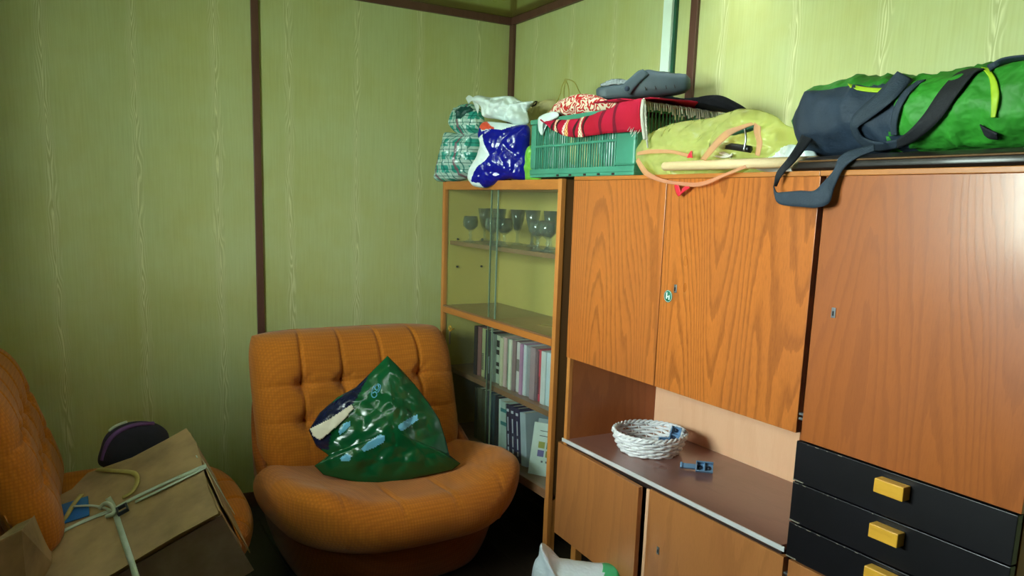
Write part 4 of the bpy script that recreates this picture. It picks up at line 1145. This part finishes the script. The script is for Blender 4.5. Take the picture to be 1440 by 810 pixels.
# right side of the rug hanging along the crate's end
lst = []
for i in range(26):
    f = i / 25; p = atx(904, 139, 1.548).lerp(atx(907, 196, 1.548), f) 
    p.y -= .004; pts = [p, p + V((-.004, -.010 - .006 * random.random(), -.010)), p + V((-.004, -.016, -.024 - .01 * random.random()))]
    lst.append(tubed(pts, .0028, 5))
for i in range(40):
    f = i / 39; x = 1.556 + f * .36; p = V((x, 1.968, 1.748 - .010 * f + .002 * random.random()))
    pts = [p, p + V((.002, -.010, -.004)), p + V((.004 * random.random(), -.014, -.022 - .012 * random.random()))]
    lst.append(tubed(pts, .003, 5))
for i in range(9):
    x, y = 884 + random.random() * 18, 178 + random.random() * 10; p = atx(x, y, 1.538); lst.append(tubed([p, p + V((-.004, .012 * (random.random() - .3), -.012))], .0012, 4))
vs, fs = merge(lst); tag(mk('fringe', vs, fs, M['rope'], rg), kind='stuff')
sheet('rug_cloth', [[V((1.552 + .37 * i / 8, 1.969, 1.748 - .010 * i / 8)), V((1.552 + .37 * i / 8, 2.05, 1.760)), V((1.552 + .37 * i / 8, 2.20, 1.762))] for i in range(9)], M['rug'], rg, .004)
tube('rug_selvedge', smooth_path([atx(905, 140, 1.54), atx(903, 158, 1.538), atx(904, 175, 1.538), atx(907, 196, 1.54)], 4), .006, M['rope'], rg, 7)
sf = thing('patterned_cloth', 'red and white patterned knitted cloth bunched on the crate', 'cloth', (1.62, 2.4, 1.73))
pillow('cloth_body', [(768, 170), (776, 158), (788, 145), (802, 138), (820, 134), (838, 134), (858, 142), (874, 148), (860, 154), (838, 160), (815, 164), (790, 166)], ((1.60, 2.4, 1.76), (-1, 0, .35)), .038, M['scarf'], sf, back=.07, rings=16,
       crump=.012, cs=16, seed=2)
# clog
cg = thing('clog', 'grey rubber clog with heel strap lying on top of the crate', 'shoe', (1.72, 2.2, 1.78))
H0 = atp(839, 143, (1.70, 2.2, 1.8), (-.63, -.78, 0)); T0 = atp(971, 133, (1.70, 2.2, 1.8), (-.63, -.78, 0))
ax = (T0 - H0); Lc = ax.length; ax.normalize(); sd_ = V((-ax.y, ax.x, 0)).normalized()
if sd_.dot(CAM - H0) < 0: sd_ = -sd_
up = ax.cross(sd_); up = -up if up.z < 0 else up
# (s, width, bottom, side height)
def wd_(s): return .030 + .020 * math.sin(min(1, s * 1.05) * math.pi * .86 + .15) + .004 * s
secs = [(0, .012, .018, .040), (.03, .028, .006, .046), (.10, .036, .0, .050), (.25, .038, .0, .052), (.38, .040, .0, .060), (.46, .043, .0, .083), (.55, .047, 0, .090), (.70, .051, 0, .080), (.86, .050, .003, .070), (.95, .044, .008, .066), (1.0, .026, .022, .050)]
nv = 24; vs, fs = [], []
ss = [i / 40 for i in range(41)]
def interp(s, k):
    for a, b_ in zip(secs, secs[1:]):
        if a[0] <= s <= b_[0]:
            f = (s - a[0]) / (b_[0] - a[0]); f = f * f * (3 - 2 * f) if k == 3 else f; return a[k] * (1 - f) + b_[k] * f
    return secs[-1][k]
for s in ss:
    w2, z0_, z1_ = interp(s, 1), interp(s, 2), interp(s, 3)
    for k in range(nv):
        a = 2 * math.pi * k / nv; c_, s_ = math.cos(a), math.sin(a)
        yy = math.copysign(abs(c_) ** .6, c_) * w2; zz = (z0_ + z1_) / 2 + math.copysign(abs(s_) ** (.6 if s_ < 0 else .8), s_) * (z1_ - z0_) / 2
        vs.append(H0 + ax * s * Lc + sd_ * yy + up * zz)
for i in range(len(ss) - 1):
    for k in range(nv): fs.append((i * nv + k, i * nv + (k + 1) % nv, (i + 1) * nv + (k + 1) % nv, (i + 1) * nv + k))
fs.append(tuple(range(nv))); fs.append(tuple(range((len(ss) - 1) * nv, len(ss) * nv)))
mk('clog_body', vs, fs, M['clog'], cg)
# fleece lining seen at the heel opening
vs, fs = [], []
for i in range(13):
    for k in range(16):
        s = .05 + .38 * i / 12; a = math.pi * k / 15; w2 = interp(s, 1) * .86
        vs.append(H0 + ax * s * Lc + sd_ * math.cos(a) * w2 + up * (.046 + .022 * math.sin(a) * math.sin(math.pi * min(1, i / 12 * .9 + .1)) + .004 * ridge((i, k, 0), .6)))
for i in range(12):
    for k in range(15): fs.append((i * 16 + k, i * 16 + k + 1, (i + 1) * 16 + k + 1, (i + 1) * 16 + k))
mk('fleece_lining', vs, fs, M['fur'], cg, solid=.004)
sa, sb = [], []
for x, y, w2 in ((873, 124, 12), (880, 115, 12), (889, 107, 11), (897, 100, 11), (903, 98, 9)):
    q_ = atp(x, y, H0 + sd_ * .048, sd_); n_ = atp(x + w2, y + w2 * .8, H0 + sd_ * .048, sd_); sa.append(q_); sb.append(n_)
ribbon('heel_strap', sa, sb, M['clog'], cg, .006)
ribbon('heel_strap', [p - sd_ * .09 for p in sa], [p - sd_ * .09 for p in sb], M['clog'], cg, .006)
ribbon('heel_strap', [sa[-1], sa[-1] - sd_ * .045 + up * .004, sa[-1] - sd_ * .09], [sb[-1], sb[-1] - sd_ * .045 + up * .004, sb[-1] - sd_ * .09], M['clog'], cg, .006)
rv = atp(882, 125, H0 + sd_ * .046, sd_)
vs, fs = tubed([rv, rv + sd_ * .008], [.010, .008], 16); mk('rivet', vs, fs, M['navyfab'], cg)
vs, fs = merge([tubed([atp(x, y, H0 + sd_ * .0495, sd_), atp(x + 1.5, y + 5, H0 + sd_ * .0495, sd_)], .0015, 5) for x, y in ((907, 122), (921, 121), (936, 120), (948, 119))])
mk('vent_slot', vs, fs, M['black'], cg)
# black cloth
bcw = thing('black_cloth', 'black crumpled cloth on the right end of the crate behind the yellow bag', 'cloth', (1.82, 2.0, 1.74))
pillow('cloth_body', [(918, 144), (935, 136), (958, 140), (985, 138), (1010, 134), (1028, 140), (1046, 152), (1035, 158), (1000, 152), (960, 150), (935, 148)], ((1.80, 2.0, 1.75), (-1, 0, .2)), .03, M['blackcloth'], bcw, back=.08, crump=.010, rings=14)
# yellow bag and the things in it
yb = thing('yellow_bag', 'thin translucent yellow plastic bag with red edges on the cabinet top', 'bag', (1.62, 1.62, ZT))
yo = [(893, 222), (897, 205), (910, 190), (935, 178), (965, 170), (1000, 166), (1020, 160), (1042, 153), (1068, 155), (1090, 163), (1104, 175), (1124, 184), (1126, 200), (1112, 212), (1092, 222), (1060, 232), (1030, 244),
      (1000, 256), (975, 263), (955, 262), (930, 257), (905, 245)]
pillow('bag_body', yo, ((1.618, 1.62, 1.6), (-1, -.12, .1)), .056, M['bagyellow'], yb, back=.09, rings=34, nres=8, crump=.018, cs=11, cf=crinkle, seed=6, pw=2.0, ex=.6)
def px_tube(nm, pts, x, r, mat, par, k=6): return tube(nm, smooth_path([atx(a, b_, x) for a, b_ in pts], 5), r, mat, par, k)
ribbon('red_edge', [atx(*p, 1.528) for p in ((896, 214), (915, 210), (945, 211), (968, 216), (975, 212))], [atx(*p, 1.528) for p in ((896, 219), (916, 216), (945, 216), (966, 221), (973, 222))], M['bagpink'], yb, .0015)
ribbon('red_edge', [atx(*p, 1.526) for p in ((985, 224), (1003, 200), (1020, 184), (1042, 176), (1056, 172))], [atx(*p, 1.526) for p in ((992, 226), (1010, 206), (1028, 190), (1046, 181), (1062, 175))], M['bagpink'], yb, .0015)
ribbon('red_edge', [atx(*p, 1.526) for p in ((1061, 172), (1060, 185), (1064, 200), (1062, 218))], [atx(*p, 1.526) for p in ((1070, 178), (1070, 190), (1072, 202), (1068, 220))], M['bagpink'], yb, .0015)
ribbon('red_edge', [atx(*p, 1.527) for p in ((894, 226), (905, 245), (925, 255), (950, 260), (985, 262), (1020, 248), (1050, 236))], [atx(*p, 1.527) for p in ((898, 222), (910, 239), (928, 250), (952, 255), (985, 256), (1018, 244), (1048, 232))], M['bagpink'], yb, .0015)
ribbon('red_handle', [atx(*p, 1.53) for p in ((948, 258), (950, 268), (954, 276), (960, 271), (970, 264))], [atx(*p, 1.53) for p in ((953, 258), (956, 265), (958, 270), (960, 265), (966, 260))], M['redstrap'], yb, .002)
ribbon('red_handle', [atx(*p, 1.524) for p in ((966, 222), (969, 216), (972, 212))], [atx(*p, 1.524) for p in ((974, 222), (973, 216), (973, 212))], M['redstrap'], yb, .002)
th_ = thing('cable_bundle', 'dark bars and pale rope seen through the yellow bag', 'tool', (1.62, 1.6, 1.56))
px_tube('dark_bar', ((1000, 203), (1035, 207), (1055, 210)), 1.575, .010, M['black'], th_)
px_tube('dark_bar', ((1025, 188), (1050, 182), (1062, 178)), 1.575, .008, M['crateshade'], th_)
px_tube('metal_clip', ((1047, 180), (1049, 195), (1046, 212)), 1.565, .003, M['steel'], th_)
lst = []
for i in range(9):
    a = random.random() * 6; P_ = [atx(1012 + 18 * math.cos(a + k * .7) * (1 - k * .02), 216 + 5 * math.sin(a * 1.3 + k * .9), 1.57 + .004 * i) for k in range(9)]
    lst.append(tubed(smooth_path(P_, 3), .0035, 5))
vs, fs = merge(lst); mk('rope_coil', vs, fs, M['rope'], th_)
# wooden stick
sk = thing('wooden_stick', 'pale wooden stick lying along the cabinet edge in front of the yellow bag', 'stick', (1.54, 1.6, 1.53))
s0, s1 = atx(933, 234, 1.524), atx(1150, 227, 1.60)
mk('stick_body', *tubed([s0, s0.lerp(s1, .01), s0.lerp(s1, .5), s1], [.010, .0125, .0135, .0135], 14), M['stick'], sk)
# white rags
wg = thing('white_rag', 'white crumpled rag between the yellow bag and the duffel bag', 'rag', (1.62, 1.4, ZT))
pillow('rag_body', [(1064, 238), (1075, 225), (1092, 212), (1100, 206), (1116, 203), (1132, 210), (1146, 214), (1150, 232), (1130, 242), (1095, 243)], ((1.63, 1.42, 1.55), (-1, 0, 0)), .02, M['bagwhite'], wg, back=.03, crump=.012, cs=24, seed=9)
# dark flat case along the edge
cs2 = thing('flat_case', 'long dark brown flat case under the duffel bag', 'case', (1.70, 1.0, ZT))
sec = [(0, .006), (.0, .018), (.006, .026), (.010, .027), (.014, .031), (.03, .036), (.20, .038), (.26, .034), (.28, .02), (.27, .002), (.01, 0)]
vs, fs = [], []
ys = [1.372, 1.366, 1.352, 1.33, 1.25, 1.0, .76, .74]; sc1 = [.25, .55, .8, .93, 1, 1, 1, .6]
for y, s in zip(ys, sc1):
    for a, b_ in sec: vs.append(V((1.552 + .14 + (a - .14) * (s * .25 + .75), y, ZT + b_ * s + .0005)))
n = len(sec)
for i in range(len(ys) - 1):
    for k in range(n): fs.append((i * n + k, i * n + (k + 1) % n, (i + 1) * n + (k + 1) % n, (i + 1) * n + k))
fs.append(tuple(range(n))); fs.append(tuple(range((len(ys) - 1) * n, len(ys) * n)))
mk('case_body', vs, fs, M['casebrown'], cs2, bevel=.001)
tube('case_piping', [(1.5505, y, ZT + .022) for y in (1.33, 1.2, 1.0, .8, .76)], .0022, M['case'], cs2, 6)
# duffel bag
db = thing('duffel_bag', 'green and navy duffel bag with dark straps on the cabinet top', 'bag', (1.72, 1.0, 1.56))
zb = ZT + .0375; vs, fs, fm = [], [], []
NL, NK = 90, 56
ya_, yb_ = 1.415, .70
def dsec(f):
    y = ya_ + (yb_ - ya_) * f
    endf = min(1, f / .05) ** .45
    endr = min(1, (1 - f) / .07) ** .45
    k = endf * endr
    return y, k
for i in range(NL + 1):
    f = i / NL; y, k = dsec(f)
    ht = (.178 + .012 * math.sin(f * 9) + .018 * max(0, f - .35)) ; wd = .135
    for j in range(NK):
        a = 2 * math.pi * j / NK; c_, s_ = math.cos(a), math.sin(a)
        x = math.copysign(abs(c_) ** .8, c_) * wd * (.70 + .30 * k); z = math.copysign(abs(s_) ** .85, s_) * ht / 2 * k
        p = V((1.715 + x, y + .0 * s_, zb + ht / 2 + z))
        n_ = V((c_, 0, s_)); p += n_ * (.016 * ridge(p, 9, 2.0) * (0 if s_ < -.8 else 1))
        p.z = max(p.z, zb)
        vs.append(p)
for i in range(NL):
    for j in range(NK):
        fs.append((i * NK + j, i * NK + (j + 1) % NK, (i + 1) * NK + (j + 1) % NK, (i + 1) * NK + j))
        f = (i + .5) / NL; a = 2 * math.pi * (j + .5) / NK
        frontside = math.cos(a) < .1
        el = math.sin(a)
        nav = frontside and .02 < f < .42 - .10 * max(0, -el - .3) and el < .62
        if frontside and .40 < f < .46 and el < -.55: nav = True
        fm.append(1 if nav else 0)
fs.append(tuple(range(NK))); fm.append(0); fs.append(tuple(range(NL * NK, NL * NK + NK))); fm.append(0)
duf = mk('bag_body', vs, fs, [M['greenfab'], M['navyfab']], db, fmat=fm)
bpy.context.view_layer.update()
db_b = bvh_of(duf)
def on(pts, off=.006, tree=None, x=1.58):
    out = []
    for p in pts:
        d = ray(p[0], p[1]).normalized(); h = (tree or db_b).ray_cast(CAM, d)
        o_ = off if len(p) < 3 else p[2]
        out.append(h[0] - d * o_ if h[0] is not None else atx(p[0], p[1], x) - d * o_)
    return out
def strap(nm, ea, eb, mat, off=.006, x=1.60, solid=.003): ribbon(nm, on(ea, off, x=x), on(eb, off, x=x), mat, db, solid, 8)
strap('handle', [(1262, 100), (1235, 130), (1207, 155), (1196, 172), (1200, 190), (1212, 204), (1235, 213), (1262, 208)], [(1284, 112), (1255, 142), (1222, 168), (1208, 178), (1208, 184), (1216, 194), (1236, 200), (1262, 196)], M['strap'], .010)
strap('handle', [(1262, 208), (1290, 196), (1322, 168), (1345, 135), (1370, 103), (1384, 97)], [(1262, 196), (1278, 184), (1300, 160), (1322, 128), (1345, 104), (1368, 96)], M['strapdark'], .014)
strap('handle', [(1302, 112), (1282, 128), (1268, 150), (1262, 172), (1262, 190)], [(1290, 114), (1272, 128), (1258, 150), (1253, 172), (1253, 190)], M['strap'], .008)
strap('zip_piping', [(1390, 96), (1400, 110), (1405, 130), (1403, 150), (1400, 165)], [(1380, 95), (1391, 110), (1394, 130), (1394, 150), (1394, 165)], M['lime'], .007)
strap('zip_piping', [(1192, 118), (1212, 122), (1235, 124), (1250, 124)], [(1196, 123), (1212, 128), (1232, 130), (1248, 129)], M['lime'], .005)
strap('handle', [(1388, 92), (1410, 82), (1440, 78), (1465, 78)], [(1392, 100), (1412, 90), (1440, 84), (1465, 84)], M['strap'], .010)
strap('side_clip', [(1378, 175), (1390, 182), (1402, 188)], [(1385, 190), (1392, 195), (1404, 196)], M['strapdark'], .008)
# long shoulder strap hanging over the cabinet edge
def xs(pts): return [atx(a, b_, c_) for a, b_, c_ in pts]
ribbon('shoulder_strap', xs([(1150, 152, 1.62), (1135, 175, 1.60), (1122, 200, 1.57), (1108, 222, 1.54), (1092, 243, 1.525), (1088, 262, 1.522)]),
       xs([(1158, 168, 1.62), (1146, 190, 1.60), (1134, 208, 1.58), (1118, 228, 1.55), (1102, 244, 1.532), (1092, 262, 1.532)]), M['strapdark'], db, .003)
ribbon('shoulder_strap', xs([(1088, 262, 1.522), (1092, 270, 1.515), (1102, 270, 1.512), (1125, 268, 1.512), (1145, 268, 1.515), (1158, 256, 1.52), (1172, 240, 1.53), (1180, 222, 1.535), (1196, 212, 1.55), (1230, 203, 1.57)]),
       xs([(1089, 272, 1.522), (1093, 284, 1.515), (1104, 289, 1.512), (1128, 291, 1.512), (1148, 292, 1.515), (1166, 285, 1.522), (1174, 262, 1.53), (1186, 238, 1.535), (1205, 222, 1.545), (1230, 212, 1.565)]), M['strap'], db, .003)
# ------------------------------------------------------------------ bag on the floor
fb = thing('floor_bag', 'pale blue filled bag with a mint green corner on the floor', 'bag', (1.40, 2.05, 0))
FP = ((1.36, 2.02, .1), (-.55, -.83, 0))
pillow('bag_body', [(748, 880), (746, 830), (750, 795), (757, 782), (760, 766), (768, 772), (776, 784), (800, 791), (835, 795), (866, 798), (874, 812), (880, 850), (878, 880)], FP, .10, [M['pillowcloth'], M['mint']], fb, back=.10,
       rings=26, nres=8, crump=.012, cs=9, seed=3, center=(812, 840), paint=[([(845, 790), (880, 790), (880, 825), (862, 822), (850, 803)], 1)])
